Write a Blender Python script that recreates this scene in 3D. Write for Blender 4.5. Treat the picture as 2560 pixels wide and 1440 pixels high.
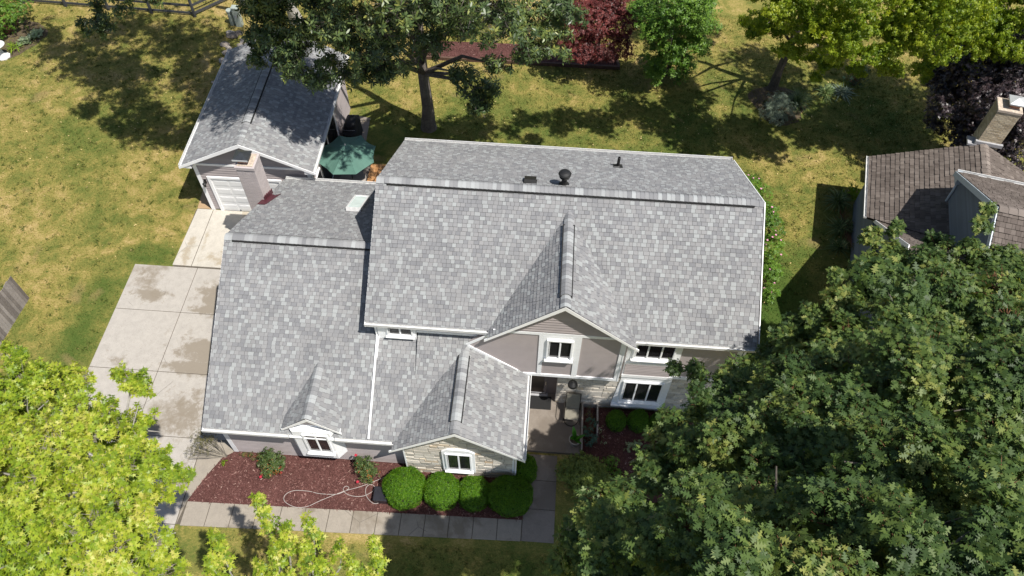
import bpy, math, random
import numpy as np
from mathutils import Vector, Matrix

random.seed(7)
rng = np.random.default_rng(7)
scene = bpy.context.scene
for o in list(bpy.data.objects):
    bpy.data.objects.remove(o)
COL = scene.collection

# ------------------------------------------------------------------ camera, light, exposure
cam_d = bpy.data.cameras.new('camera'); cam_d.sensor_width = 36.0; cam_d.lens = 36.0*1944.25/2560
cam_d.clip_start = 0.1; cam_d.clip_end = 600
cam = bpy.data.objects.new('camera', cam_d); COL.objects.link(cam)
_pt, _yw, _ro = math.radians(54.391), math.radians(-3.35), math.radians(1.047)
_f = Vector((math.sin(_yw)*math.cos(_pt), math.cos(_yw)*math.cos(_pt), -math.sin(_pt)))
_r = Vector((math.cos(_yw), -math.sin(_yw), 0)); _u = _r.cross(_f)
_r2 = _r*math.cos(_ro)+_u*math.sin(_ro); _u2 = -_r*math.sin(_ro)+_u*math.cos(_ro)
M_ = Matrix((( _r2.x, _u2.x, -_f.x), (_r2.y, _u2.y, -_f.y), (_r2.z, _u2.z, -_f.z))).to_4x4()
M_.translation = Vector((0.464, -11.759, 27.874))
cam.matrix_world = M_
scene.camera = cam

SUN = Vector((0.44, -0.29, 1.0)).normalized()
w = bpy.data.worlds.new('World'); scene.world = w; w.use_nodes = True
nt = w.node_tree; bg = nt.nodes['Background']
sky = nt.nodes.new('ShaderNodeTexSky'); sky.sky_type = 'NISHITA'; sky.sun_disc = False
sky.sun_elevation = math.asin(SUN.z); sky.sun_rotation = math.atan2(SUN.x, SUN.y)
sky.air_density = 1.0; sky.dust_density = 1.2
nt.links.new(sky.outputs[0], bg.inputs[0]); bg.inputs[1].default_value = 0.085
sd = bpy.data.lights.new('sun', 'SUN'); sd.energy = 4.85; sd.angle = math.radians(0.53); sd.color = (1.0, 0.955, 0.89)
so = bpy.data.objects.new('sun', sd); COL.objects.link(so)
so.rotation_euler = SUN.to_track_quat('Z', 'Y').to_euler()
scene.view_settings.view_transform = 'Standard'; scene.view_settings.look = 'None'
scene.view_settings.exposure = 0.42; scene.view_settings.gamma = 1.0
try: scene.view_settings.use_curve_mapping = False
except Exception: pass

# ------------------------------------------------------------------ material helpers
def new_mat(name):
    m = bpy.data.materials.new(name); m.use_nodes = True
    return m, m.node_tree, m.node_tree.nodes['Principled BSDF']
def N(t, typ, **kw):
    n = t.nodes.new(typ)
    for k, v in kw.items():
        if k in ('loc',): continue
        setattr(n, k, v)
    return n
def noise(t, scale, detail=4, rough=.55, coord='Object', dist=0.0, stretch=None):
    tc = N(t, 'ShaderNodeTexCoord'); n = N(t, 'ShaderNodeTexNoise')
    n.inputs['Scale'].default_value = scale; n.inputs['Detail'].default_value = detail
    n.inputs['Roughness'].default_value = rough; n.inputs['Distortion'].default_value = dist
    if stretch:
        mp = N(t, 'ShaderNodeMapping'); mp.inputs['Scale'].default_value = stretch
        t.links.new(tc.outputs[coord], mp.inputs[0]); t.links.new(mp.outputs[0], n.inputs[0])
    else: t.links.new(tc.outputs[coord], n.inputs[0])
    return n
def ramp(t, src, stops, interp='LINEAR'):
    r = N(t, 'ShaderNodeValToRGB'); r.color_ramp.interpolation = interp
    e = r.color_ramp.elements
    while len(e) > 1: e.remove(e[-1])
    e[0].position = stops[0][0]; e[0].color = (*stops[0][1], 1)
    for p, c in stops[1:]:
        q = e.new(p); q.color = (*c, 1)
    t.links.new(src, r.inputs[0]); return r
def mix(t, fac, a, b, typ='MIX'):
    m = N(t, 'ShaderNodeMix'); m.data_type = 'RGBA'; m.blend_type = typ
    for i, v in ((0, fac), (6, a), (7, b)):
        if isinstance(v, (int, float)): m.inputs[i].default_value = v
        elif isinstance(v, tuple): m.inputs[i].default_value = (*v, 1)
        else: t.links.new(v, m.inputs[i])
    return m.outputs[2]
def bump(t, b, src, strength=.3, dist=.01):
    n = N(t, 'ShaderNodeBump'); n.inputs['Strength'].default_value = strength; n.inputs['Distance'].default_value = dist
    t.links.new(src, n.inputs['Height']); t.links.new(n.outputs[0], b.inputs['Normal'])
def mth(t, op, a, b=None, c=None):
    m = N(t, 'ShaderNodeMath'); m.operation = op
    for i, v in enumerate((a, b, c)):
        if v is None: continue
        if isinstance(v, (int, float)): m.inputs[i].default_value = v
        else: t.links.new(v, m.inputs[i])
    return m.outputs[0]

def plain(name, col, rough=.6, var=.12, scale=6, metal=0, spec=.5, bmp=0, bscale=60):
    m, t, b = new_mat(name)
    n = noise(t, scale, 5, .6)
    lo = tuple(c*(1-var) for c in col); hi = tuple(min(1, c*(1+var)) for c in col)
    r = ramp(t, n.outputs[0], [(.3, lo), (.7, hi)])
    t.links.new(r.outputs[0], b.inputs['Base Color'])
    b.inputs['Roughness'].default_value = rough; b.inputs['Metallic'].default_value = metal
    b.inputs['Specular IOR Level'].default_value = spec
    if bmp: bump(t, b, noise(t, bscale, 3).outputs[0], bmp, .006)
    return m
def toned(name, stops, rough=.85, grain=.18, gscale=90, big=.1, bscale=.9, bmp=.25, spec=.25, interp='LINEAR', stain=None):
    """per-face 'tone' attribute picks the colour of one tab / brick / board; noise adds grain and weathering"""
    m, t, b = new_mat(name)
    a = N(t, 'ShaderNodeAttribute'); a.attribute_name = 'tone'
    r = ramp(t, a.outputs['Fac'], stops, interp)
    g = noise(t, gscale, 3, .7)
    g2 = ramp(t, g.outputs[0], [(.25, (1-grain,)*3), (.75, (1+grain,)*3)])
    c = mix(t, 1.0, r.outputs[0], g2.outputs[0], 'MULTIPLY')
    l = noise(t, bscale, 4, .6)
    l2 = ramp(t, l.outputs[0], [(.3, (1-big,)*3), (.7, (1+big,)*3)])
    c = mix(t, 1.0, c, l2.outputs[0], 'MULTIPLY')
    if stain:
        s = noise(t, stain[1], 6, .65, dist=.6); s2 = ramp(t, s.outputs[0], [(stain[2], (0, 0, 0)), (stain[2]+.12, (1, 1, 1))])
        c = mix(t, mth(t, 'MULTIPLY', s2.outputs[0], stain[3]), c, stain[0])
    t.links.new(c, b.inputs['Base Color']); b.inputs['Roughness'].default_value = rough
    b.inputs['Specular IOR Level'].default_value = spec
    if bmp: bump(t, b, g.outputs[0], bmp, .006)
    return m
def leaf_mat(name, stops, trans=.3, tcol=None, rough=.45, spec=.5):
    m, t, b = new_mat(name)
    a = N(t, 'ShaderNodeAttribute'); a.attribute_name = 'tone'
    r = ramp(t, a.outputs['Fac'], stops)
    t.links.new(r.outputs[0], b.inputs['Base Color'])
    b.inputs['Roughness'].default_value = rough; b.inputs['Specular IOR Level'].default_value = spec
    if trans > 0:
        tr = N(t, 'ShaderNodeBsdfTranslucent'); ms = N(t, 'ShaderNodeMixShader'); ms.inputs[0].default_value = trans
        c = mix(t, 1.0, r.outputs[0], tcol or (1.3, 1.25, .7), 'MULTIPLY')
        t.links.new(c, tr.inputs[0])
        t.links.new(b.outputs[0], ms.inputs[1]); t.links.new(tr.outputs[0], ms.inputs[2])
        out = [n for n in t.nodes if n.type == 'OUTPUT_MATERIAL'][0]
        t.links.new(ms.outputs[0], out.inputs[0])
    return m

MT = {}
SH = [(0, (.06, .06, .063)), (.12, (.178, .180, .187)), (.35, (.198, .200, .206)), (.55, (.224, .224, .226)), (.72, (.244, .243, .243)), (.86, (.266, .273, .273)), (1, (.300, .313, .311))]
MT['shingle'] = toned('shingle', SH, .92, .13, 110, .07, .7, .35, .15)
MT['shingle_cap'] = toned('shingle_cap', [(0, (.18, .183, .19)), (.5, (.25, .252, .255)), (1, (.35, .365, .365))], .92, .12, 110, .06, .7, .35, .15)
MT['shake'] = toned('neighbour_shingle', [(0, (.035, .028, .024)), (.3, (.095, .078, .068)), (.7, (.145, .122, .107)), (1, (.24, .205, .18))], .95, .25, 70, .22, .8, .4, .12)
MT['white'] = plain('white_paint', (.90, .90, .90), .45, .03, 3)
MT['white_trim'] = plain('white_trim', (.88, .89, .90), .5, .05, 8)
MT['gutter'] = plain('gutter_metal', (.60, .60, .59), .45, .14, 9)
MT['door_white'] = plain('garage_door_paint', (.80, .80, .79), .4, .02, 3)
MT['siding'] = toned('taupe_siding', [(0, (.365, .322, .316)), (1, (.405, .358, .352))], .7, .04, 60, .05, 1.2, .05)
MT['stucco'] = plain('taupe_panel', (.40, .352, .345), .8, .05, 3, bmp=.15, bscale=120)
MT['stone'] = toned('cream_stone', [(0, (.44, .40, .34)), (.35, (.57, .525, .455)), (.75, (.66, .615, .54)), (.9, (.62, .55, .44)), (1, (.58, .43, .29))], .9, .22, 28, .08, 2, .6)
MT['mortar'] = plain('mortar', (.48, .46, .42), .95, .15, 20)
MT['brickp'] = toned('painted_brick', [(0, (.42, .375, .368)), (1, (.48, .43, .422))], .85, .08, 50, .05, 2, .3)
MT['brickm'] = plain('painted_mortar', (.33, .285, .28), .9, .1, 20)
MT['brickt'] = toned('tan_brick', [(0, (.44, .35, .23)), (.6, (.58, .49, .34)), (1, (.68, .59, .44))], .9, .2, 30, .15, 2, .3, stain=((.08, .07, .06), 1.6, .6, .35))
MT['flue'] = plain('flue_clay', (.42, .2, .12), .8, .2, 12)
MT['crown'] = plain('mortar_crown', (.48, .40, .32), .9, .35, 9)
MT['flash'] = plain('maroon_flashing', (.085, .022, .03), .5, .2, 5)
MT['lead'] = plain('grey_flashing', (.35, .35, .36), .5, .15, 6)
MT['black'] = plain('black_metal', (.010, .010, .010), .55, .2, 9)
MT['vent_gap'] = plain('black_vent', (.012, .012, .012), .8, .1, 9)
MT['glass'] = plain('window_glass', (.020, .020, .021), .08, .5, .9, spec=.7)
MT['glassb'] = plain('screened_glass', (.035, .030, .028), .25, .35, 1.5, spec=.5)
MT['skyglass'] = plain('skylight_glass', (.56, .66, .66), .1, .12, 2, spec=.7)
MT['doorbrown'] = plain('dark_door', (.022, .016, .013), .3, .3, 4)
MT['doorframe'] = plain('taupe_door_frame', (.13, .11, .108), .55, .05, 3)
MT['brass'] = plain('satin_brass', (.6, .55, .45), .3, .1, 5, metal=.8)
MT['cap_white'] = plain('galvanised_cap', (.55, .57, .58), .35, .1, 6, metal=.3)
MT['cap_dark'] = plain('dark_chimney_cap', (.05, .055, .06), .35, .2, 6, metal=.4)
MT['nbwall'] = toned('slate_blue_siding', [(0, (.15, .175, .205)), (1, (.185, .215, .25))], .75, .04, 60, .05, 1)
MT['nbcore'] = plain('nb_wall_core', (.16, .185, .215), .8, .05)
MT['nbtrim'] = plain('pale_blue_trim', (.50, .56, .60), .5, .05, 5)
MT['greenfab'] = plain('green_canvas', (.075, .165, .130), .8, .10, 2, bmp=.1, bscale=150)
MT['greendark'] = plain('green_canvas_seam', (.095, .20, .16), .8, .1, 4)
MT['blackfab'] = plain('black_cover', (.010, .010, .011), .85, .3, 4, bmp=.3, bscale=8)
MT['woodorange'] = toned('orange_deck_board', [(0, (.38, .19, .075)), (1, (.50, .27, .12))], .7, .15, 40, .1, 2)
MT['woodgrey'] = toned('weathered_board', [(0, (.12, .105, .095)), (.5, (.22, .195, .18)), (1, (.32, .29, .27))], .95, .25, 18, .15, 2, .4)
MT['timber'] = plain('bed_timber', (.10, .055, .038), .9, .3, 8)
MT['sling'] = plain('sling_fabric', (.20, .185, .145), .8, .1, 8, bmp=.1, bscale=200)
MT['frame_dark'] = plain('dark_bronze_frame', (.018, .015, .012), .4, .2, 8)
MT['pot'] = plain('pale_cast_pot', (.33, .295, .26), .8, .2, 12)
MT['soil'] = plain('soil', (.085, .062, .038), 1, .4, 20)
MT['rubber'] = plain('rubber_mat', (.010, .010, .010), .9, .3, 30)
MT['hose'] = plain('pale_hose', (.42, .38, .35), .5, .1, 20)
MT['cast'] = plain('white_cast_stone', (.66, .64, .62), .75, .15, 8)
MT['fence_dark'] = plain('dark_fence_rail', (.055, .058, .066), .6, .25, 6)
MT['pedestal'] = plain('pale_green_enamel', (.33, .37, .33), .5, .12, 6)
MT['rock'] = toned('field_rock', [(0, (.18, .15, .125)), (1, (.40, .36, .31))], .95, .25, 14, .1, 3, .5)
MT['bark'] = toned('bark_grey', [(0, (.09, .076, .064)), (1, (.165, .145, .125))], .95, .35, 9, .2, 2, .8)
MT['barkpale'] = toned('bark_pale', [(0, (.26, .245, .22)), (1, (.40, .38, .35))], .9, .3, 9, .2, 2, .5)
MT['twigred'] = plain('red_brown_twig', (.15, .065, .03), .8, .2, 9)
MT['twigpale'] = plain('pale_twig', (.30, .27, .22), .8, .2, 9)
MT['red_flower'] = plain('red_petal', (.42, .015, .04), .6, .2, 9)
MT['pink_flower'] = plain('pink_petal', (.62, .28, .40), .6, .2, 9)
MT['binblack'] = plain('black_bin_plastic', (.02, .02, .025), .35, .2, 5)
MT['red_label'] = plain('red_sticker', (.45, .03, .03), .5, .1, 5)

def concrete(name, base, wet, amount, seed, scale=.28, stains=()):
    m, t, b = new_mat(name)
    tc = N(t, 'ShaderNodeTexCoord'); mp = N(t, 'ShaderNodeMapping'); mp.inputs['Location'].default_value = (seed*3.1, seed*7.7, 0)
    t.links.new(tc.outputs['Object'], mp.inputs[0])
    def nz(s, d, r, di=0):
        n = N(t, 'ShaderNodeTexNoise'); n.inputs['Scale'].default_value = s; n.inputs['Detail'].default_value = d
        n.inputs['Roughness'].default_value = r; n.inputs['Distortion'].default_value = di
        t.links.new(mp.outputs[0], n.inputs[0]); return n
    fine = nz(45, 4, .75); mid = nz(3.2, 5, .7, .4); big = nz(scale, 6, .62, .25)
    c = ramp(t, mid.outputs[0], [(.3, tuple(x*.88 for x in base)), (.7, tuple(x*1.07 for x in base))]).outputs[0]
    c = mix(t, 1.0, c, ramp(t, fine.outputs[0], [(.3, (.84,)*3), (.65, (1.08,)*3)]).outputs[0], 'MULTIPLY')
    k = ramp(t, big.outputs[0], [(.52-amount, (0, 0, 0)), (.60-amount, (1, 1, 1))]).outputs[0]
    c = mix(t, mth(t, 'MULTIPLY', k, .8), c, wet)
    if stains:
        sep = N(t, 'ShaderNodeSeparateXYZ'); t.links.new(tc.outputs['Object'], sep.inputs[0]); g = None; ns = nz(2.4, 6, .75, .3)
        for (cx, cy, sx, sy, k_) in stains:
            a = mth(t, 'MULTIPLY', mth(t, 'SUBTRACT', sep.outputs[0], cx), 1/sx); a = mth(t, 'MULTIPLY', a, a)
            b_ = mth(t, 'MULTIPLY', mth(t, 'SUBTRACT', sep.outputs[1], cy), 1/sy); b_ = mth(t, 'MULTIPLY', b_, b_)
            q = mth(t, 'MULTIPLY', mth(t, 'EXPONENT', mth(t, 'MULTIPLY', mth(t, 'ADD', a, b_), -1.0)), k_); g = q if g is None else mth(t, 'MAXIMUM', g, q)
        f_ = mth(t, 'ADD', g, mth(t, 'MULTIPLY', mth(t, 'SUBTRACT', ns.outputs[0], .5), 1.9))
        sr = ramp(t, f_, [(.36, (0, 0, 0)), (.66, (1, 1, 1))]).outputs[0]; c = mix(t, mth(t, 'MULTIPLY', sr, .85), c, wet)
    sp = nz(22, 2, .5); s2 = ramp(t, sp.outputs[0], [(.68, (0, 0, 0)), (.72, (1, 1, 1))]).outputs[0]
    c = mix(t, mth(t, 'MULTIPLY', s2, .55), c, tuple(x*.45 for x in base))
    vo = N(t, 'ShaderNodeTexVoronoi'); vo.feature = 'DISTANCE_TO_EDGE'; vo.inputs['Scale'].default_value = .33
    wv = mix(t, .06, mp.outputs[0], nz(2.2, 5, .7).outputs[1], 'ADD'); t.links.new(wv, vo.inputs[0])
    ck = ramp(t, vo.outputs[0], [(.0, (1, 1, 1)), (.0045, (0, 0, 0))]).outputs[0]; gate = ramp(t, nz(.35, 2, .5).outputs[0], [(.56, (0, 0, 0)), (.60, (1, 1, 1))]).outputs[0]
    c = mix(t, mth(t, 'MULTIPLY', mth(t, 'MULTIPLY', ck, gate), .75), c, tuple(x*.3 for x in base))
    t.links.new(c, b.inputs['Base Color']); b.inputs['Roughness'].default_value = .9
    bump(t, b, fine.outputs[0], .25, .004)
    return m
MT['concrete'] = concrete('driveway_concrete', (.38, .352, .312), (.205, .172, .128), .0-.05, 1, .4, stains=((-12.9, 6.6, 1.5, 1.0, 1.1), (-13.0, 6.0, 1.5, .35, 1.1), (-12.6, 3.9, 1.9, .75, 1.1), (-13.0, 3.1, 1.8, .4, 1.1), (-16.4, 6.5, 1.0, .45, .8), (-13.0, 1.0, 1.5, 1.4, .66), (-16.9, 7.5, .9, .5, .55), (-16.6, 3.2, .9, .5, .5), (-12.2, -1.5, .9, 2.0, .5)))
MT['concrete_new'] = concrete('apron_concrete', (.47, .437, .375), (.32, .27, .195), -.02, 3, .4, stains=((-15.5, 8.9, .25, 1.3, .75), (-13.8, 8.7, 1.2, .5, .7), (-14.9, 9.6, .15, 1.2, .6)))
MT['concrete_walk'] = concrete('walk_concrete', (.29, .255, .208), (.17, .142, .105), -.02, 5, .6)
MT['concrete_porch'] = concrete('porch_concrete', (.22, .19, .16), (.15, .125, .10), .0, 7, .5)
MT['concrete_tan'] = concrete('tan_concrete', (.42, .29, .165), (.34, .23, .13), .0, 9, .5)
MT['joint'] = plain('joint_dirt', (.10, .085, .065), 1, .3, 10)

def lawn_mat(name, dry=0.0):
    m, t, b = new_mat(name)
    tc = N(t, 'ShaderNodeTexCoord')
    def nz(s, d, r, di=0, st=None):
        n = N(t, 'ShaderNodeTexNoise'); n.inputs['Scale'].default_value = s; n.inputs['Detail'].default_value = d
        n.inputs['Roughness'].default_value = r; n.inputs['Distortion'].default_value = di
        src = tc.outputs['Object']
        if st:
            mp = N(t, 'ShaderNodeMapping'); mp.inputs['Scale'].default_value = st; t.links.new(src, mp.inputs[0]); src = mp.outputs[0]
        t.links.new(src, n.inputs[0]); return n
    sep = N(t, 'ShaderNodeSeparateXYZ'); t.links.new(tc.outputs['Object'], sep.inputs[0]); X, Y = sep.outputs[0], sep.outputs[1]
    def gauss(cx, cy, sx, sy):
        a = mth(t, 'MULTIPLY', mth(t, 'SUBTRACT', X, cx), 1/sx); a = mth(t, 'MULTIPLY', a, a)
        c = mth(t, 'MULTIPLY', mth(t, 'SUBTRACT', Y, cy), 1/sy); c = mth(t, 'MULTIPLY', c, c)
        return mth(t, 'EXPONENT', mth(t, 'MULTIPLY', mth(t, 'ADD', a, c), -1.0))
    big = nz(.20, 5, .6, .5).outputs[0]; mid = nz(1.1, 5, .66, .5).outputs[0]; fine = nz(9, 5, .75, .8, (1, 1.6, 1)).outputs[0]
    # watered strips: along the driveway edge, beside the right wall, in front of the house, backyard centre
    g = None
    for (cx, cy, sx, sy, k) in ((-18.6, 4.5, 1.1, 4.5, .18), (-16.9, 8.7, 1.1, .8, .22), (10.3, 7, 2.8, 5.5, .36), (-2, -5, 9, 1.6, .16), (0, 17, 9, 4.5, .12), (-24, 15.5, 5, 2.5, .05), (13, 20, 8, 3, .14), (0, 14, 14, 3, .07), (-27.5, 12.5, 1.6, 2.6, .14)):
        q = mth(t, 'MULTIPLY', gauss(cx, cy, sx, sy), k); g = q if g is None else mth(t, 'ADD', g, q)
    f = mth(t, 'ADD', mth(t, 'ADD', mth(t, 'MULTIPLY', big, .62), mth(t, 'MULTIPLY', mid, .62)), g)
    f = mth(t, 'ADD', f, mth(t, 'MULTIPLY', mth(t, 'SUBTRACT', fine, .5), .55))
    f = mth(t, 'SUBTRACT', f, dry+.138)
    r = ramp(t, f, [(.26, (.42, .31, .145)), (.38, (.325, .25, .092)), (.47, (.225, .195, .052)), (.56, (.145, .150, .036)), (.70, (.078, .110, .022)), (.95, (.040, .080, .013))])
    # brown bare patches
    bp = nz(.55, 3, .5, .3).outputs[0]; bpr = ramp(t, bp, [(.64, (0, 0, 0)), (.74, (1, 1, 1))]).outputs[0]
    c = mix(t, mth(t, 'MULTIPLY', bpr, .55), r.outputs[0], (.27, .19, .09))
    v = nz(34, 3, .8).outputs[0]
    c = mix(t, 1.0, c, ramp(t, v, [(.28, (.58,)*3), (.72, (1.42,)*3)]).outputs[0], 'MULTIPLY')
    sc = N(t, 'ShaderNodeAttribute'); sc.attribute_name = 'tone'
    t.links.new(c, b.inputs['Base Color']); b.inputs['Roughness'].default_value = .95; b.inputs['Specular IOR Level'].default_value = .15
    bump(t, b, mth(t, 'ADD', v, fine), .7, .03)
    return m
MT['lawn'] = lawn_mat('lawn_grass')
MT['blade'] = lawn_mat('grass_blades')
def mulch_mat(name, k=1.0):
    m, t, b = new_mat(name)
    n = noise(t, 26, 5, .8, stretch=(1, 1.3, 1)); n2 = noise(t, 1.3, 4, .6)
    c = ramp(t, n.outputs[0], [(.3, (.034*k, .015*k, .013*k)), (.5, (.078*k, .034*k, .030*k)), (.68, (.15*k, .074*k, .064*k))]).outputs[0]
    c = mix(t, 1.0, c, ramp(t, n2.outputs[0], [(.3, (.75,)*3), (.7, (1.2,)*3)]).outputs[0], 'MULTIPLY')
    t.links.new(c, b.inputs['Base Color']); b.inputs['Roughness'].default_value = 1; b.inputs['Specular IOR Level'].default_value = .1
    bump(t, b, n.outputs[0], .9, .04)
    return m
MT['mulch'] = mulch_mat('red_mulch', 1.25)
MT['chip'] = toned('mulch_chip', [(0, (.06, .024, .02)), (.7, (.15, .07, .06)), (.94, (.27, .15, .13)), (1, (.42, .29, .24))], 1, .1, 40, .15, 1.5, 0)

MT['oakleaf'] = leaf_mat('oak_leaf', [(0, (.034, .066, .019)), (.45, (.070, .120, .031)), (.80, (.135, .19, .042)), (1, (.26, .28, .07))], .32, (1.3, 1.3, .5), .5, .3)
MT['mapleleaf'] = leaf_mat('maple_leaf', [(0, (.12, .20, .018)), (.4, (.27, .38, .028)), (.75, (.44, .50, .05)), (1, (.56, .54, .13))], .42, (1.25, 1.2, .5), .45, .45)
MT['ashleaf'] = leaf_mat('ash_leaf', [(0, (.032, .058, .020)), (.5, (.080, .125, .040)), (.85, (.17, .22, .06)), (1, (.30, .32, .08))], .25, None, .42, .5)
MT['birchleaf'] = leaf_mat('birch_leaf', [(0, (.09, .16, .012)), (.5, (.24, .33, .02)), (1, (.44, .48, .05))], .5, (1.3, 1.25, .5), .45, .4)
MT['purpleleaf'] = leaf_mat('purple_leaf', [(0, (.016, .011, .013)), (.6, (.042, .028, .031)), (1, (.12, .085, .09))], .08, (1.2, .8, .8), .38, .6)
MT['redleaf'] = leaf_mat('red_maple_leaf', [(0, (.06, .016, .016)), (.6, (.17, .04, .035)), (1, (.30, .085, .075))], .3, (1.5, .6, .5), .5, .4)
MT['greenleaf'] = leaf_mat('soft_green_leaf', [(0, (.05, .12, .012)), (.6, (.11, .22, .02)), (1, (.19, .30, .04))], .35, None, .5, .4)
MT['boxleaf'] = leaf_mat('boxwood_leaf', [(0, (.035, .10, .004)), (.6, (.08, .20, .007)), (1, (.17, .30, .012))], .25, None, .5, .35)
MT['shrubleaf'] = leaf_mat('shrub_leaf', [(0, (.07, .11, .02)), (.6, (.15, .20, .03)), (1, (.26, .29, .06))], .2, None, .5, .4)
MT['roseleaf'] = leaf_mat('rose_leaf', [(0, (.03, .06, .014)), (.7, (.075, .12, .03)), (.93, (.16, .19, .05)), (1, (.38, .11, .03))], .25, None, .5, .4)
MT['juniper'] = leaf_mat('juniper_needle', [(0, (.13, .17, .12)), (1, (.28, .34, .24))], .1, None, .6, .3)
MT['blade_long'] = leaf_mat('ornamental_blade', [(0, (.06, .10, .03)), (.7, (.13, .19, .06)), (1, (.28, .33, .13))], .25, None, .5, .4)
MT['tuft'] = leaf_mat('weed_tuft', [(0, (.05, .085, .015)), (.6, (.10, .14, .03)), (1, (.26, .22, .08))], .2, None, .8, .15)
MT['hostaleaf'] = leaf_mat('pale_hosta_leaf', [(0, (.20, .28, .12)), (1, (.42, .48, .30))], .3, None, .5, .4)
MT['limeleaf'] = leaf_mat('lime_leaf', [(0, (.12, .22, .01)), (1, (.25, .34, .02))], .3, None, .5, .4)
MT['blueleaf'] = leaf_mat('blue_green_leaf', [(0, (.02, .06, .04)), (1, (.06, .13, .085))], .2, None, .5, .4)
MT['banana'] = leaf_mat('broad_leaf', [(0, (.04, .15, .01)), (1, (.09, .28, .02))], .35, None, .4, .5)
MT['dryleaf'] = leaf_mat('bronze_leaf', [(0, (.06, .06, .022)), (1, (.17, .155, .055))], .25, None, .6, .3)
MT['leafmass'] = plain('crown_inner_twigs', (.018, .022, .010), 1, .4, 6)

# ------------------------------------------------------------------ mesh helpers
def tag(o, label=None, cat=None, group=None, kind=None):
    if label: o['label'] = label
    if cat: o['category'] = cat
    if group: o['group'] = group
    if kind: o['kind'] = kind
    return o
def thing(name, label, cat, loc=(0, 0, 0), group=None):
    o = bpy.data.objects.new(name, None); COL.objects.link(o); o.location = loc
    o.empty_display_size = .3
    return tag(o, label, cat, group)
V3 = lambda *a: np.array(a, float)
class MB:
    def __init__(s): s.v = []; s.f = []; s.t = []; s.n = 0
    def add(s, vs, fs, tone=.5):
        b = s.n
        s.v.extend([tuple(map(float, p)) for p in vs]); s.n += len(vs)
        for f in fs: s.f.append([b+i for i in f]); s.t.append(tone)
    def box(s, x0, x1, y0, y1, z0, z1, tone=.5):
        vs = [(x, y, z) for x in (x0, x1) for y in (y0, y1) for z in (z0, z1)]
        s.add(vs, [(0, 1, 3, 2), (4, 6, 7, 5), (0, 4, 5, 1), (2, 3, 7, 6), (0, 2, 6, 4), (1, 5, 7, 3)], tone)
    def obox(s, O, U, V, W, tone=.5):
        """box with corner O and edge vectors U, V, W"""
        O, U, V, W = map(np.asarray, (O, U, V, W))
        vs = [O+a*U+b*V+c*W for a in (0, 1) for b in (0, 1) for c in (0, 1)]
        fs = [(0, 1, 3, 2), (4, 6, 7, 5), (0, 4, 5, 1), (2, 3, 7, 6), (0, 2, 6, 4), (1, 5, 7, 3)]
        if np.dot(np.cross(U, V), W) < 0: fs = [f[::-1] for f in fs]
        s.add(vs, fs, tone)
    def prism(s, pts, W, tone=.5):
        """closed polygon pts (3D) extruded by W"""
        pts = [np.asarray(p, float) for p in pts]; W = np.asarray(W, float); n = len(pts)
        nn = sum(np.cross(pts[i]-pts[0], pts[(i+1) % n]-pts[0]) for i in range(1, n-1))
        if np.dot(nn, W) > 0: pts = pts[::-1]
        vs = pts+[p+W for p in pts]
        fs = [tuple(range(n)), tuple(range(2*n-1, n-1, -1))]+[((i+1) % n, i, n+i, n+(i+1) % n) for i in range(n)]
        s.add(vs, fs, tone)
    def tube(s, path, r, n=6, tone=.5, cap=True, jit=0):
        path = [np.asarray(p, float) for p in path]; m = len(path)
        rr = r if isinstance(r, (list, tuple)) else [r]*m
        vs = []; prev = None
        for i, p in enumerate(path):
            d = path[min(i+1, m-1)]-path[max(i-1, 0)]; d = d/(np.linalg.norm(d)+1e-9)
            a = prev if prev is not None else (V3(1, 0, 0) if abs(d[0]) < .9 else V3(0, 1, 0))
            a = a-d*np.dot(a, d); a /= np.linalg.norm(a)+1e-9; b = np.cross(d, a); prev = a
            for k in range(n):
                q = 2*math.pi*k/n; rad = rr[i]*(1+(random.uniform(-jit, jit) if jit else 0))
                vs.append(p+(a*math.cos(q)+b*math.sin(q))*rad)
        fs = [(i*n+k, i*n+(k+1) % n, (i+1)*n+(k+1) % n, (i+1)*n+k) for i in range(m-1) for k in range(n)]
        if cap: fs += [tuple(range(n-1, -1, -1)), tuple((m-1)*n+k for k in range(n))]
        s.add(vs, fs, tone)
    def lathe(s, c, prof, n=20, tone=.5, axis=(0, 0, 1)):
        c = np.asarray(c, float); ax = np.asarray(axis, float); ax /= np.linalg.norm(ax)
        a = np.cross(ax, V3(0, 1, 0) if abs(ax[1]) < .9 else V3(1, 0, 0)); a /= np.linalg.norm(a); b = np.cross(ax, a)
        vs = []
        for (r, z) in prof:
            for k in range(n):
                q = 2*math.pi*k/n; vs.append(c+ax*z+(a*math.cos(q)+b*math.sin(q))*r)
        m = len(prof)
        fs = [(i*n+k, i*n+(k+1) % n, (i+1)*n+(k+1) % n, (i+1)*n+k) for i in range(m-1) for k in range(n)]
        fs += [tuple(range(n-1, -1, -1)), tuple((m-1)*n+k for k in range(n))]
        s.add(vs, fs, tone)
    def build(s, name, mat, parent=None, smooth=False, bevel=0):
        me = bpy.data.meshes.new(name); me.from_pydata(s.v, [], s.f); me.update()
        me.attributes.new('tone', 'FLOAT', 'FACE').data.foreach_set('value', np.array(s.t, np.float32))
        if smooth: me.polygons.foreach_set('use_smooth', [True]*len(s.f))
        me.materials.append(MT[mat] if isinstance(mat, str) else mat)
        o = bpy.data.objects.new(name, me); COL.objects.link(o)
        if parent is not None:
            o.parent = parent
            o.matrix_parent_inverse = Matrix.Translation(-root_loc(parent))
        if bevel:
            b = o.modifiers.new('bevel', 'BEVEL'); b.width = bevel; b.segments = 2; b.limit_method = 'ANGLE'
        return o
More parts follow.
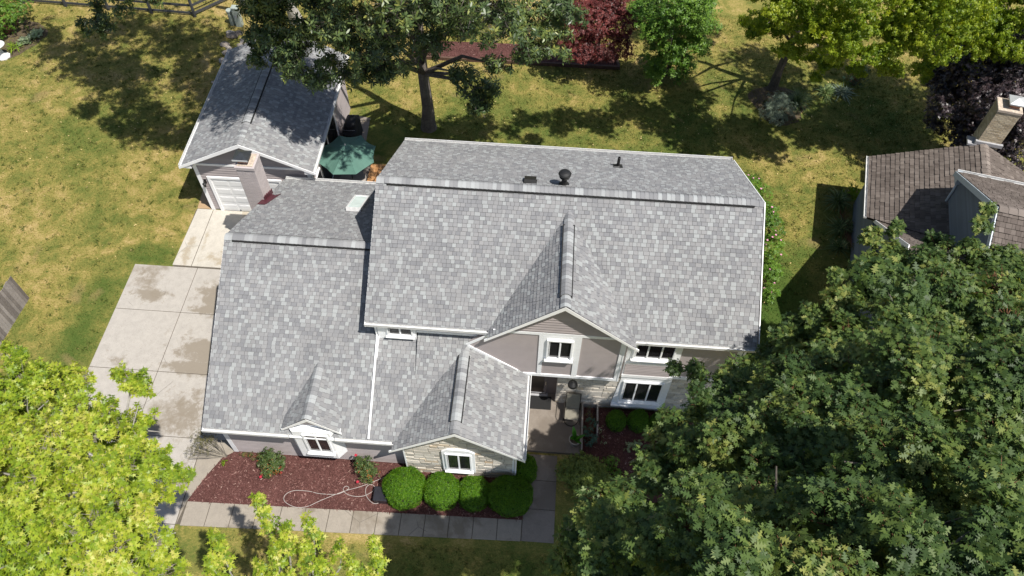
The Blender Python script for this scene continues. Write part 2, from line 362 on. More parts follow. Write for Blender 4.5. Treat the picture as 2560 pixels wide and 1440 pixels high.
class MBS(MB):
    """every added box or prism becomes a part of its own"""
    def build(s, name, mat, parent=None, smooth=False, bevel=0):
        out = []
        for (b, n, f0, f1) in s.parts:
            q = MB(); q.v = s.v[b:b+n]; q.n = n; q.f = [[i-b for i in f] for f in s.f[f0:f1]]; q.t = s.t[f0:f1]
            out.append(q.build(name, mat, parent, smooth, bevel))
        return out
    def __init__(s): super().__init__(); s.parts = []
    def add(s, vs, fs, tone=.5):
        b, f0 = s.n, len(s.f); super().add(vs, fs, tone); s.parts.append((b, len(vs), f0, len(s.f)))
def root_loc(o):
    return Vector((0, 0, 0)) if o.parent is not None else o.location.copy()
def np_mesh(name, V, F, tones, mat, parent=None, smooth=False):
    """V (n,3), F (m,k) all faces k verts"""
    me = bpy.data.meshes.new(name); m, k = F.shape
    me.vertices.add(len(V)); me.vertices.foreach_set('co', V.astype(np.float32).ravel())
    me.loops.add(m*k); me.loops.foreach_set('vertex_index', F.astype(np.int32).ravel())
    me.polygons.add(m); me.polygons.foreach_set('loop_start', np.arange(0, m*k, k, dtype=np.int32))
    me.update(calc_edges=True)
    me.attributes.new('tone', 'FLOAT', 'FACE').data.foreach_set('value', tones.astype(np.float32))
    me.materials.append(MT[mat])
    o = bpy.data.objects.new(name, me); COL.objects.link(o)
    if parent is not None:
        o.parent = parent; o.matrix_parent_inverse = Matrix.Translation(-root_loc(parent))
    return o

# convex polygon clipping in (u,v)
def clip(poly, a, b, c):
    """keep a*u+b*v<=c"""
    out = []; n = len(poly)
    for i in range(n):
        p, q = poly[i], poly[(i+1) % n]
        dp = a*p[0]+b*p[1]-c; dq = a*q[0]+b*q[1]-c
        if dp <= 0: out.append(p)
        if (dp < 0 < dq) or (dq < 0 < dp):
            k = dp/(dp-dq); out.append((p[0]+(q[0]-p[0])*k, p[1]+(q[1]-p[1])*k))
    return out
def clip_rect(poly, u0, u1, v0, v1):
    for h in ((1, 0, u1), (-1, 0, -u0), (0, 1, v1), (0, -1, -v0)):
        poly = clip(poly, *h)
        if len(poly) < 3: return []
    return poly
PT = [.5]
def pick_tone():
    r = random.random()
    if r < .34 and PT[0] < .82: PT[0] = random.uniform(.84, 1.0)
    elif r < .74: PT[0] = random.uniform(.42, .74)
    else: PT[0] = random.uniform(.12, .42)
    return PT[0]
def shingles(mb, O, U, V, poly, e=.143, wmin=.12, wmax=.215, tonef=pick_tone, thick=.016):
    """laminated shingle tabs, one small tilted plate each, over the convex polygon poly (u,v in metres)"""
    O, U, V = map(lambda a: np.asarray(a, float), (O, U, V)); W = np.cross(U, V); W /= np.linalg.norm(W)
    us = [p[0] for p in poly]; vs_ = [p[1] for p in poly]
    v0 = 0.0; vmin, vmax = min(vs_), max(vs_); k = math.floor(vmin/e)
    while k*e < vmax:
        a, b = k*e, (k+1)*e; row = clip(clip(poly, 0, 1, b), 0, -1, -a)
        if len(row) >= 3:
            r0 = min(p[0] for p in row); r1 = max(p[0] for p in row)
            rs = random.Random(k*131+int(O[0]*7)); u = min(us)-rs.random()*.2; du = 0
            while u < r1:
                wd = rs.uniform(wmin, wmax)
                if u+wd > r0:
                    c = clip_rect(row, u+.004, u+wd-.004, a, b)
                    if len(c) >= 3:
                        h = thick*rs.uniform(.55, 1.5); tn = tonef()
                        vt = [O+U*p[0]+V*p[1]+W*(h*(1-(p[1]-a)/e)+.003) for p in c]
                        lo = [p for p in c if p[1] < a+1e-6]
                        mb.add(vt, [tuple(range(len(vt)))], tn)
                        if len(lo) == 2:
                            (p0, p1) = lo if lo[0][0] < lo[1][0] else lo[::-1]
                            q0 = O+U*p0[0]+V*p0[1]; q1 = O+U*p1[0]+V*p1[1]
                            mb.add([q0+W*(h+.003), q1+W*(h+.003), q1-W*.004, q0-W*.004], [(0, 3, 2, 1)], 0)  # butt edge painted dark to strengthen the shadow line under each row
                u += wd
        k += 1
def deck(mb, O, U, V, poly, t=.11, off=.004):
    O, U, V = map(lambda a: np.asarray(a, float), (O, U, V)); W = np.cross(U, V); W /= np.linalg.norm(W)
    mb.prism([O+U*p[0]+V*p[1]-W*off for p in poly], -W*t, .0)
def laps(mb, O, U, V, poly, e=.12, out=.02, holes=()):
    """horizontal lap siding over convex polygon; outward normal = U x V"""
    O, U, V = map(lambda a: np.asarray(a, float), (O, U, V)); W = np.cross(U, V); W /= np.linalg.norm(W)
    vmin, vmax = min(p[1] for p in poly), max(p[1] for p in poly); k = math.floor(vmin/e)
    while k*e < vmax:
        a, b = k*e, (k+1)*e; row = clip(clip(poly, 0, 1, b), 0, -1, -a); k += 1
        if len(row) < 3: continue
        tn = random.random()
        vt = [O+U*p[0]+V*p[1]+W*(out*(1-(p[1]-a)/e)+.002) for p in row]
        mb.add(vt, [tuple(range(len(vt)))], tn)
        lo = [p for p in row if p[1] < a+1e-6]
        if len(lo) == 2:
            (p0, p1) = lo if lo[0][0] < lo[1][0] else lo[::-1]
            q0 = O+U*p0[0]+V*p0[1]; q1 = O+U*p1[0]+V*p1[1]
            mb.add([q0+W*(out+.002), q1+W*(out+.002), q1, q0], [(0, 3, 2, 1)], tn)
def stones(mb, O, U, V, poly, hmin=.12, hmax=.26, wmin=.2, wmax=.6, raise_=(.012, .035), gap=.008, regular=None):
    O, U, V = map(lambda a: np.asarray(a, float), (O, U, V)); W = np.cross(U, V); W /= np.linalg.norm(W)
    vmin, vmax = min(p[1] for p in poly), max(p[1] for p in poly); u0 = min(p[0] for p in poly); u1 = max(p[0] for p in poly)
    def put(a, b, c, d):
        q = clip_rect(poly, a+gap/2, b-gap/2, c+gap/2, d-gap/2)
        if len(q) < 3: return
        cx = sum(p[0] for p in q)/len(q); cy = sum(p[1] for p in q)/len(q); h = random.uniform(*raise_)
        g = .012 if not regular else .004; n = len(q); s = []
        jj = .006 if not regular else .001
        q = [(p[0]+random.uniform(-jj, jj), p[1]+random.uniform(-jj, jj)) for p in q]
        for p in q:
            dx, dy = cx-p[0], cy-p[1]; l = math.hypot(dx, dy)+1e-6; s.append((p[0]+dx/l*min(g, l*.5), p[1]+dy/l*min(g, l*.5)))
        vs = [O+U*p[0]+V*p[1] for p in q]+[O+U*p[0]+V*p[1]+W*(h+random.uniform(-.004, .004)*(0 if regular else 1)) for p in s]
        r = random.random(); tn = random.uniform(.86, 1) if (r < .06 and not regular) else random.uniform(0, .78)
        mb.add(vs, [tuple(range(n, 2*n))]+[(i, (i+1) % n, n+(i+1) % n, n+i) for i in range(n)], tn)
    v = vmin; row = 0
    while v < vmax:
        h = regular[1] if regular else random.uniform(hmin, hmax)
        u = u0-(regular[0]*.5*(row % 2) if regular else random.random()*.3)
        while u < u1:
            wd = regular[0] if regular else random.uniform(wmin, wmax)
            if not regular and h > .13 and random.random() < .45:
                k = random.uniform(.4, .6); put(u, u+wd, v, v+h*k); put(u, u+wd, v+h*k, v+h)
            else: put(u, u+wd, v, v+h)
            u += wd
        v += h; row += 1

# ------------------------------------------------------------------ foliage
OAK = [(0, 0), (.17, .025), (.21, .22), (.31, .05), (.40, .40), (.49, .22), (.53, .055), (.68, .35), (.71, .16), (.75, .05), (.88, .15), (1, 0)]
MAP = [(0, 0), (.06, .14), (.02, .36), (.27, .12), (.50, .38), (.50, .09), (1, 0)]
DIA = [(0, 0), (.45, .24), (1, 0)]
OVA = [(0, 0), (.25, .2), (.6, .2), (1, 0)]
NEE = [(0, .03), (.5, .06), (1, 0)]
def template(half, fold=.18, droop=.22):
    pts = list(half)+[(x, -y) for x, y in reversed(half) if y > 0]
    P = np.array([(x, y, -fold*abs(y)*2-droop*x*x) for x, y in pts])
    return P
def unit(a): return a/(np.linalg.norm(a, axis=-1, keepdims=True)+1e-9)
def leaves(C, D, Nn, L, T):
    """leaf instances: base points C, directions D, normals Nn, lengths L"""
    D = unit(D); S = unit(np.cross(Nn, D)); Nn = np.cross(D, S)
    P = T[None, :, :]*L[:, None, None]
    V = C[:, None, :]+P[..., 0:1]*D[:, None]+P[..., 1:2]*S[:, None]+P[..., 2:3]*Nn[:, None]
    n, k = V.shape[:2]
    return V.reshape(-1, 3), np.arange(n*k).reshape(n, k)
def rosettes(C, A, k, L, T, lo=-.1, hi=.7, r0=.0, tone=None, tspread=.18, ljit=.25):
    A = unit(A); n = len(C)
    h = np.where(np.abs(A[:, 2:3]) < .9, np.array([[0, 0, 1.]]), np.array([[1., 0, 0]]))
    X = unit(np.cross(A, h)); Y = np.cross(A, X)
    ph = (np.arange(k)[None]*2.399+rng.random((n, 1))*6.28+rng.normal(0, .25, (n, k)))
    el = rng.uniform(lo, hi, (n, k))
    R = np.cos(ph)[..., None]*X[:, None]+np.sin(ph)[..., None]*Y[:, None]
    D = R*np.cos(el)[..., None]+A[:, None]*np.sin(el)[..., None]
    Nn = -R*np.sin(el)[..., None]+A[:, None]*np.cos(el)[..., None]
    Nn = Nn+rng.normal(0, .3, Nn.shape)
    Cc = C[:, None]+D*r0
    LL = L*(1+rng.uniform(-ljit, ljit, (n, k)))
    t = (tone if tone is not None else rng.random(n))[:, None]+rng.normal(0, tspread, (n, k))
    V, F = leaves(Cc.reshape(-1, 3), D.reshape(-1, 3), Nn.reshape(-1, 3), LL.ravel(), T)
    return V, F, np.clip(t.ravel(), 0, 1)
def blob_points(blobs, dens, up=.25, inner=.5, lump=.0):
    """leaf cluster centres: each bough (x,y,z,r) is broken into smaller uneven clumps with air between them"""
    P = []; A = []; Cn = []
    for (x, y, z, r) in blobs:
        n = max(4, int(dens*r*r)); c = np.array([x, y, z])
        if lump > 0 and r > .4:
            m = max(4, int(7*r*r**.3+3)); d = unit(rng.normal(0, 1, (m, 3))+np.array([0, 0, up])); sc = c+d*(r*rng.uniform(.35, .92, (m, 1)))*np.array([1, 1, .85]); sr = r*rng.uniform(.26, .50, m)*(1 if r > .8 else 1.2)
            w_ = sr**2; k = rng.choice(m, n, p=w_/w_.sum()); q = unit(rng.normal(0, 1, (n, 3))+np.array([0, 0, up]))
            rad = sr[k]*(.45+.55*rng.random(n)**.5)
            P.append(sc[k]+q*rad[:, None]*np.array([1.15, 1.15, .7])); A.append(unit(q*.7+d[k]*.5)); Cn.append(sc[k])
        else:
            d = unit(rng.normal(0, 1, (n, 3))+np.array([0, 0, up])); q = unit(rng.normal(0, 1, (5, 3))); bulge = np.max(d@q.T, axis=1)
            rr = r*(inner+(1-inner)*rng.random(n)**.5)*(.80+.32*np.clip(bulge, 0, 1)**3)
            P.append(c+d*rr[:, None]*np.array([1, 1, .85])); A.append(d); Cn.append(np.repeat(c[None], n, 0))
    return np.concatenate(P), np.concatenate(A), np.concatenate(Cn)
def twigs(P, Q, r, parent, mat, name='twigs'):
    """thin three-sided twigs from P back to Q"""
    d = unit(Q-P); h = np.where(np.abs(d[:, 2:3]) < .9, np.array([[0, 0, 1.]]), np.array([[1., 0, 0]])); a = unit(np.cross(d, h)); b = np.cross(d, a)
    vs = []
    for base, rad in ((P, r*.5), (Q, r)):
        for k in range(3):
            t = 2*math.pi*k/3; vs.append(base+(a*math.cos(t)+b*math.sin(t))*rad)
    V = np.stack(vs, 1).reshape(-1, 3); n = len(P); o = np.arange(n)[:, None]*6
    F = np.concatenate([o+np.array([[k, (k+1) % 3, 3+(k+1) % 3, 3+k]]) for k in range(3)])
    return np_mesh(name, V, F, np.full(len(F), .5), mat, parent)
def limbs(mb, base, top, blobs, r0, sag=.0, nlimb=None):
    """trunk to top, then limbs curving to blob centres"""
    base, top = np.asarray(base, float), np.asarray(top, float)
    m = 7; path = [base+(top-base)*i/m+V3(random.uniform(-.06, .06), random.uniform(-.06, .06), 0)*(0 < i) for i in range(m+1)]
    mb.tube([base-V3(0, 0, .15), base+V3(0, 0, .12)]+path[1:], [r0*1.55, r0*1.25]+[r0*(1-.55*i/m) for i in range(1, m+1)], 12, random.random(), jit=.06)
    blobs = [b for b in blobs if b[3] >= .55 and math.hypot(b[0]-base[0], b[1]-base[1]) < 5.6]
    for (x, y, z, r) in (blobs if nlimb is None else random.sample(list(blobs), min(nlimb, len(blobs)))):
        c = V3(x, y, z); k = min(.95, max(.35, (z-2.5-base[2])/(top[2]-base[2]+1e-6)*.75)); s = base+(top-base)*k
        mid = (s+c)/2+V3(0, 0, .12*np.linalg.norm(c-s)+sag)+V3(random.uniform(-.3, .3), random.uniform(-.3, .3), 0)
        rb = min(r0*.42, .05+.022*np.linalg.norm(c-s))
        pts = [s, s*.55+mid*.45, mid, mid*.45+c*.55, c]
        mb.tube(pts, [rb, rb*.8, rb*.6, rb*.42, rb*.25], 6, random.random())
        for _ in range(max(3, int(4*r))):
            d = V3(random.gauss(0, 1), random.gauss(0, 1), random.gauss(.1, .7)); d /= np.linalg.norm(d); e = c+d*r*.8
            s2 = mid*.3+c*.7 if random.random() < .5 else c
            mb.tube([s2, (s2+e)/2+V3(0, 0, .1*r), e], [rb*.25, rb*.16, rb*.06+.004], 4, random.random(), cap=False)
def crown(parent, blobs, dens, k, L, T, mat, up=.3, inner=.5, lo=-.1, hi=.7, axis_up=.6, r0=.02, tw=None, tws=.3, tspread=.16, tone_h=None, name='crown', twr=.006, shoots=0, lump=0):
    P, A, Cn = blob_points(blobs, dens, up, inner, lump)
    ax = unit(A*.7+np.array([0, 0, axis_up])+rng.normal(0, .25, A.shape))
    if shoots:
        n0 = len(P); Ps = [P]; As = [ax]; Cs = [Cn]
        for s in range(1, shoots+1):
            Ps.append(P-ax*L*.62*s+rng.normal(0, L*.08, P.shape)); As.append(unit(ax+rng.normal(0, .25, ax.shape))); Cs.append(Cn)
        P = np.concatenate(Ps); ax = np.concatenate(As); Cn = np.concatenate(Cs)
    cl = rng.random(len(P))*.5+.25*np.sin(P[:, 0]*1.7+P[:, 2]*1.3)*np.cos(P[:, 1]*1.9)+.25
    V, F, t = rosettes(P, ax, k, L, T, lo, hi, r0, np.clip(cl, 0, 1), tspread)
    np_mesh(name, V, F, t, mat, parent)
    if tw: twigs(P+ax*.02, P-ax*tws*.6+unit(Cn-P)*tws*.5, twr, parent, tw)
    return P

# ================================================================== GROUND
mb = MB(); mb.add([(-200, -150, 0), (200, -150, 0), (200, 250, 0), (-200, 250, 0)], [(0, 1, 2, 3)])
lawn = mb.build('lawn', 'lawn'); tag(lawn, kind='structure')

def slab(name, polys, mat, z, t, kind='structure', bev=.008):
    b = MB()
    for p in polys: b.prism([(x, y, z-t) for x, y in p], (0, 0, t), .5)
    o = b.build(name, mat, bevel=bev)
    return tag(o, kind=kind)
def lerp(a, b, k): return (a[0]+(b[0]-a[0])*k, a[1]+(b[1]-a[1])*k)
g_ = .012
# driveway panels between joints (x -17.62 .. -10.65), joint lines at y 5.72, 2.83, .06, -3.27
ys = [8.12, 5.72, 2.83, .06, -3.27, -6.6, -10, -14]; pans = []
for i in range(len(ys)-1):
    y1, y0 = ys[i]-g_, ys[i+1]+g_
    for (a, b) in ((-17.62, -14.77), (-14.77, -12.02), (-12.02, -10.66)):
        if a == -12.02 and i > 2: continue
        if a == -14.77 and i >= 0:
            b = -12.02 if i > 2 else -10.68
        if a == -12.02: continue
        pans.append([(a+g_, y0), (b-g_, y0), (b-g_, y1), (a+g_, y1)])
drive = slab('driveway', pans, 'concrete', .03, .06)
# flared strip between driveway and flower bed
fl = [(-12.0, .05), (-12.0, -3.27), (-11.88, -2.40), (-11.72, -1.99), (-11.45, -1.35), (-11.08, -.66), (-10.66, -.33), (-10.66, .05)]
slab('driveway_edge', [fl], 'concrete_walk', .032, .06)
slab('driveway_apron', [[(-15.94, 8.2), (-15.1, 8.2), (-15.1, 11.55), (-15.84, 11.55)], [(-15.07, 8.2), (-11.8, 8.2), (-11.8, 11.55), (-15.07, 11.55)]], 'concrete_new', .035, .06)
slab('side_pad', [[(-15.86, 11.58), (-15.16, 11.58), (-15.16, 16.2), (-15.98, 16.2), (-15.94, 12.6)]], 'concrete_tan', .036, .06)
jb = MB(); jb.box(-17.6, -12.03, -14, -3.25, -.02, .012); jb.box(-17.6, -10.7, -3.25, 8.1, -.02, .012); jb.box(-15.9, -11.8, 8.05, 11.5, -.02, .012)
tag(jb.build('driveway_joint', 'joint'), kind='structure')
# front walk: 14 panels, then the walk to the porch
pans = []; n = 14
for i in range(n):
    a = -11.86+i*(11.86+.42)/n+g_; b = -11.86+(i+1)*(11.86+.42)/n-g_
    t0 = lambda x: -2.385+(x+11.86)*.0205; t1 = lambda x: -3.29+(x+11.86)*.0305
    pans.append([(a, t1(a)), (b, t1(b)), (b, t0(b)), (a, t0(a))])
tag(slab('front_walk', pans, 'concrete_walk', .034, .06), kind='structure')
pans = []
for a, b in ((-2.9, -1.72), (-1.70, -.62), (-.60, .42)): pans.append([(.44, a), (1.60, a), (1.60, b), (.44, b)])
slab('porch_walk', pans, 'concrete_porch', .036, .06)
jb = MB(); jb.prism([(-11.85, -3.27, -.02), (1.58, -2.86, -.02), (1.58, .4, -.02), (.46, .4, -.02), (.46, -2.15, -.02), (-11.85, -2.40, -.02)], (0, 0, .034))
tag(jb.build('walk_joint', 'joint'), kind='structure')

# mulch beds
def bed(name, poly, z=.05, chips=0, dens=520):
    b = MB(); b.prism([(x, y, -.05) for x, y in poly], (0, 0, z+.05)); o = b.build(name, 'mulch'); tag(o, kind='structure')
    xs = [p[0] for p in poly]; ysl = [p[1] for p in poly]
    n = int((max(xs)-min(xs))*(max(ysl)-min(ysl))*dens)
    P = np.stack([rng.uniform(min(xs), max(xs), n), rng.uniform(min(ysl), max(ysl), n)], 1)
    ins = np.zeros(n, bool); j = len(poly)-1
    for i in range(len(poly)):
        xi, yi = poly[i]; xj, yj = poly[j]
        c = ((yi > P[:, 1]) != (yj > P[:, 1])) & (P[:, 0] < (xj-xi)*(P[:, 1]-yi)/(yj-yi+1e-12)+xi); ins ^= c; j = i
    P = P[ins]; n = len(P)
    C = np.concatenate([P, np.full((n, 1), z)+rng.uniform(.0, .03, (n, 1))], 1)
    th = rng.uniform(0, 6.28, n); D = np.stack([np.cos(th), np.sin(th), rng.normal(0, .25, n)], 1)
    Nn = np.array([[0, 0, 1.]])+rng.normal(0, .35, (n, 3))
    T = np.array([(0, .14, 0), (1, .10, 0), (1, -.12, 0), (0, -.10, 0)])
    V, F = leaves(C, D, Nn, rng.uniform(.03, .10, n), T)
    o2 = np_mesh(name+'_chips', V, F, rng.random(n)**1.6, 'chip'); tag(o2, kind='stuff'); o2['label'] = 'loose red-brown wood chips lying on the '+name.replace('_', ' '); o2['category'] = 'wood chips'
bed('front_mulch_bed', [(-11.84, -2.36), (-11.70, -1.99), (-11.43, -1.35), (-11.06, -.64), (-10.62, -.33), (.42, -.33), (.42, -2.15), (-11.84, -2.40)])
bed('side_mulch_bed', [(2.5, -.9), (4, -1.2), (7, -1.0), (8.5, .5), (8.2, 2.6), (2.5, 2.6)], dens=260)
bed('back_mulch_bed', [(-7.5, 23.5), (4.02, 23.55), (3.65, 25.3), (-7.5, 25.0)], dens=200)
tb = thing('bed_edging', 'dark timber edging board round the raised mulch bed at the back of the lawn', 'edging', (0, 23.5, 0))
m_ = MB(); m_.obox((-7.5, 23.38, 0), (11.65, .06, 0), (0, .12, 0), (0, 0, .2)); m_.build('front_timber', 'timber', tb)
m_ = MB(); m_.obox((4.03, 23.56, 0), (-.42, 1.9, 0), (.12, .02, 0), (0, 0, .2)); m_.build('side_timber', 'timber', tb)
# bare soil rings under trees
def ring(x, y, r, name='soil_ring'):
    b = MB(); pts = [(x+r*(1+.15*math.sin(3*a)+random.uniform(-.08, .08))*math.cos(a), y+r*(1+random.uniform(-.1, .1))*math.sin(a), -.02) for a in [k*2*math.pi/26 for k in range(26)]]
    b.prism(pts, (0, 0, .026)); tag(b.build(name, 'soil'), kind='structure')
ring(-30.4, 23.2, 1.9); ring(12.6, 21.3, 1.5); ring(15.4, 12.2, .9)

# lawn blades
def in_ex(x, y):
    ex = ((x > -17.7) & (x < -10.6) & (y < 8.2)) | ((x > -16) & (x < -9.6) & (y > 8) & (y < 19)) | ((x > -11.2) & (x < 8.0) & (y > -.9) & (y < 11.4)) \
        | ((x > -11.95) & (x < 1.7) & (y > -3.3) & (y < 0)) | ((x > -9.8) & (x < -6.9) & (y > 11) & (y < 18)) | ((x > 14.3) & (y > 8) & (y < 15) & (x-14.3 > (y-11.2)*.22)) | ((x > 1.6) & (x < 8.3) & (y > -3.3) & (y < 2.7)) | ((x > -7.5) & (x < 4.1) & (y > 23.4) & (y < 25.1))
    return ex
n = 420000
xy = np.stack([rng.uniform(-33, 24, n), rng.uniform(-7, 29, n)], 1); xy = xy[~in_ex(xy[:, 0], xy[:, 1])]
n = len(xy); C = np.concatenate([xy, np.full((n, 1), -.005)], 1)
D = np.stack([rng.normal(0, .55, n), rng.normal(0, .55, n), np.ones(n)], 1); th = rng.uniform(0, 6.28, n)
V, F = leaves(C, D, np.stack([np.cos(th), np.sin(th), np.zeros(n)], 1), rng.uniform(.04, .095, n), np.array([(0, .24, 0), (1, 0, 0), (0, -.24, 0)]))
o = np_mesh('grass', V, F, rng.random(n), 'blade'); tag(o, 'short mown grass blades over the whole lawn', 'grass', kind='stuff')
# taller tufts and weeds
nc = 5200; cxy = np.stack([rng.uniform(-33, 24, nc), rng.uniform(-7, 28, nc)], 1); cxy = cxy[~in_ex(cxy[:, 0], cxy[:, 1])]; nc = len(cxy); k_ = 14
xy = (cxy[:, None]+rng.normal(0, .055, (nc, k_, 2))).reshape(-1, 2); n = len(xy); th = rng.uniform(0, 6.28, n)
V, F = leaves(np.concatenate([xy, np.full((n, 1), -.005)], 1), np.stack([rng.normal(0, .7, n), rng.normal(0, .7, n), np.ones(n)], 1), np.stack([np.cos(th), np.sin(th), np.zeros(n)], 1), rng.uniform(.07, .16, n), np.array([(0, .13, 0), (1, 0, 0), (0, -.13, 0)]))
o = np_mesh('grass_tufts', V, F, rng.random(n), 'tuft'); tag(o, 'coarser darker tufts of grass and weeds scattered through the lawn', 'grass', kind='stuff')
# small fallen leaves scattered on the lawn
n = 1500; xy = np.stack([rng.uniform(-30, 22, n), rng.uniform(8, 27, n)], 1); xy = xy[~in_ex(xy[:, 0], xy[:, 1])]; n = len(xy)
th = rng.uniform(0, 6.28, n)
V, F = leaves(np.concatenate([xy, np.full((n, 1), .06)], 1), np.stack([np.cos(th), np.sin(th), rng.normal(0, .2, n)], 1), np.array([[0, 0, 1.]])+rng.normal(0, .25, (n, 3)), rng.uniform(.05, .11, n), template(OVA))
o = np_mesh('fallen_leaves', V, F, rng.random(n), 'chip'); MT['fallen'] = plain('fallen_leaf', (.50, .38, .16), .8, .35, 3); o.data.materials[0] = MT['fallen']
tag(o, 'small dry leaves scattered over the back lawn', 'fallen leaves', kind='stuff')

# ================================================================== HOUSE
xm0, xm1, yr, zr, yf, ze, yb = -5.43, 7.98, 6.79, 7.96, 2.41, 5.34, 11.47
xg0, yr2, zr2, yf2, ze2, yb2 = -11.0, 5.408, 5.95, -.727, 2.64, 11.41
house = thing('taupe_house', 'large two-storey taupe house with white trim and mottled grey shingle roofs in the centre', 'house', (0, 5, 0))
ALPHA = {}
def slope(O, U, V, polys, part='roof', parent=None, mat='shingle', **kw):
    m = MB()
    for p in polys: shingles(m, O, U, V, p, **kw); deck(m, O, U, V, p)
    return m.build(part, mat, parent or house)
def frm(dy, dz):
    l = math.hypot(dy, dz); return dy/l, dz/l, l
# main roof
c, s, L1 = frm(yr-yf, zr-ze); main_front = slope((xm0, yf, ze), (1, 0, 0), (0, c, s), [[(0, .09), (xm1-xm0, .09), (xm1-xm0, L1), (0, L1)]])
c, s, L = frm(yb-yr, zr-ze); slope((xm1, yb, ze), (-1, 0, 0), (0, -c, s), [[(0, .05), (xm1-xm0, .05), (xm1-xm0, L), (0, L)]])
# garage-wing roof: whole slope left of the main wall, part of it in front of the main wall
c, s, L2 = frm(yr2-yf2, zr2-ze2)
slope((xg0, yf2, ze2), (1, 0, 0), (0, c, s), [[(0, .09), (5.92, .09), (5.92, L2), (0, L2)], [(5.92, .09), (6.88, .09), (9.05, 3.62), (9.05, 3.9), (5.92, 3.9)]])
# shallow raised slope under the upper wall
dz = .26; a = V3(-3.66, 1.33, 3.752); b = V3(-3.66, 2.66, 4.466+.24); vv = b-a; l = np.linalg.norm(vv)
slope(a, (1, 0, 0), vv/l, [[(0, 0), (1.05, 0), (1.95, l), (0, l)]])
c, s, L = frm(yb2-yr2, zr2-ze2); slope((-5.05, yb2, ze2), (-1, 0, 0), (0, -c, s), [[(0, .05), (5.95, .05), (5.95, L), (0, L)]])
slope((-5.05+3.2, yb2, ze2), (-1, 0, 0), (0, -c, s), [[(0, .05), (3.2, .05), (3.2, .35), (0, .35)]])
# cross gables: (ridge x, ridge z, half width, eave z, front y, back y)
def cross_gable(x, z, h, e, y0, y1, part='roof'):
    c, s, L = frm(h, z-e)
    slope((x-h, y1, e), (0, -1, 0), (c, 0, s), [[(0, .02), (y1-y0, .02), (y1-y0, L), (0, L)]], part)
    slope((x+h, y0, e), (0, 1, 0), (-c, 0, s), [[(0, .02), (y1-y0, .02), (y1-y0, L), (0, L)]], part)
cross_gable(1.362, 7.59, 2.54, 5.36, 2.16, 6.25, 'gable_roof')
cross_gable(-1.98, 4.38, 2.28, 2.64, -.964, 2.41, 'porch_roof')
cross_gable(-7.09, 3.90, 1.02, 2.99, -.60, 1.75, 'dormer_roof')

def ridge_caps(P0, P1, S, sl, v0, v1, e=.15, wdt=.17, parent=None, mat='shingle_cap', tonef=None):
    """overlapping cap shingles from P0 to P1; S = sideways unit; sl = roof slope; v0..v1 = raised vented stretch"""
    P0, P1, S = map(lambda a: np.asarray(a, float), (P0, P1, S)); D = P1-P0; L = np.linalg.norm(D); D /= L; Z = V3(0, 0, 1)
    m = MB(); n = int(L/e); ss = [-wdt, -wdt*.62, -wdt*.25, wdt*.25, wdt*.62, wdt]
    for i in range(n):
        a, b = i*L/n, (i+1)*L/n+.01; lift = .055 if v0 <= (a+b)/2 <= v1 else .018
        def prof(t, h): return [P0+D*t+S*q+Z*(h-(math.sqrt(q*q+.0016)-.04)*sl) for q in ss]
        A = prof(a, lift+.016); B = prof(b, lift+.002); A0 = prof(a, lift-.012)
        k = len(ss); tn = (tonef or random.random)()
        m.add(A+B, [(j, j+1, k+j+1, k+j) for j in range(k-1)], tn)
        m.add(A+A0, [(j+1, j, k+j, k+j+1) for j in range(k-1)], max(0, tn-.4))
        for j in (0, k-1):
            q = [A[j], B[j], B[j]-Z*.012, A[j]-Z*.012]; m.add(q, [(0, 1, 2, 3)], max(0, tn-.4))
    o = m.build('ridge_cap', mat, parent or house)
    if v1 > v0:
        g = MB(); w2 = wdt*1.03
        for sg in (-1, 1):
            O = P0+D*v0+S*sg*w2*.82+Z*(-.82*w2*sl-.01); g.obox(O, D*(v1-v0), S*sg*w2*.36, Z*(.055 if sl < .7 else .075))
        g.build('ridge_vent', 'vent_gap', o)
    return o
ridge_caps((xm0, yr, zr), (xm1, yr, zr), (0, -1, 0), .58, .38, 13.1)
ridge_caps((xg0, yr2, zr2), (-5.3, yr2, zr2), (0, -1, 0), .54, .30, 5.6)
ridge_caps((1.362, 2.16, 7.59), (1.362, 6.3, 7.59), (1, 0, 0), .86, .42, 3.45)
ridge_caps((-1.98, -.96, 4.38), (-1.98, 2.38, 4.38), (1, 0, 0), .76, .45, 3.0)
ridge_caps((-7.09, -.6, 3.90), (-7.09, 1.72, 3.90), (1, 0, 0), .86, 9, 0)

# walls (solid bodies)
wl = MB(); wl.box(-5.08, 7.63, 3.10, 11.1, 0, 2.66); wl.box(-5.08, -.001, 2.66, 3.1, 0, 2.66); wl.box(1.42, 7.63, 2.66, 3.1, 0, 2.66); wl.box(-5.08, 7.63, 2.66, 11.1, 2.66, 5.28)
wl.prism([(-5.08, 2.66, 5.28), (-5.08, 11.1, 5.28), (-5.08, yr, 7.78)], (12.71, 0, 0)); wl.build('wall', 'stucco', house)
wl = MB(); wl.box(-10.65, -5.10, -.33, 11.05, 0, 2.62)
wl.prism([(-10.65, -.33, 2.62), (-10.65, 11.05, 2.62), (-10.65, yr2, 5.80)], (5.5, 0, 0)); wl.build('wall', 'stucco', house)
wl = MB(); wl.prism([(-3.95, -.60, 0), (-.02, -.60, 0), (-.02, -.60, 2.62), (-1.98, -.60, 4.20), (-3.95, -.60, 2.62)], (0, 3.25, 0)); wl.build('wall', 'mortar', house)
# main front gable wall (overhangs the porch)
gw = MB(); gw.prism([(.0, 2.41, 2.66), (3.55, 2.41, 2.66), (3.55, 2.41, 5.52), (1.362, 2.41, 7.40), (-.86, 2.41, 5.50), (-1.88, 2.41, 4.52), (-1.95, 2.41, 4.36)][::1], (0, .9, 0)); gw.build('gable_wall', 'stucco', house)
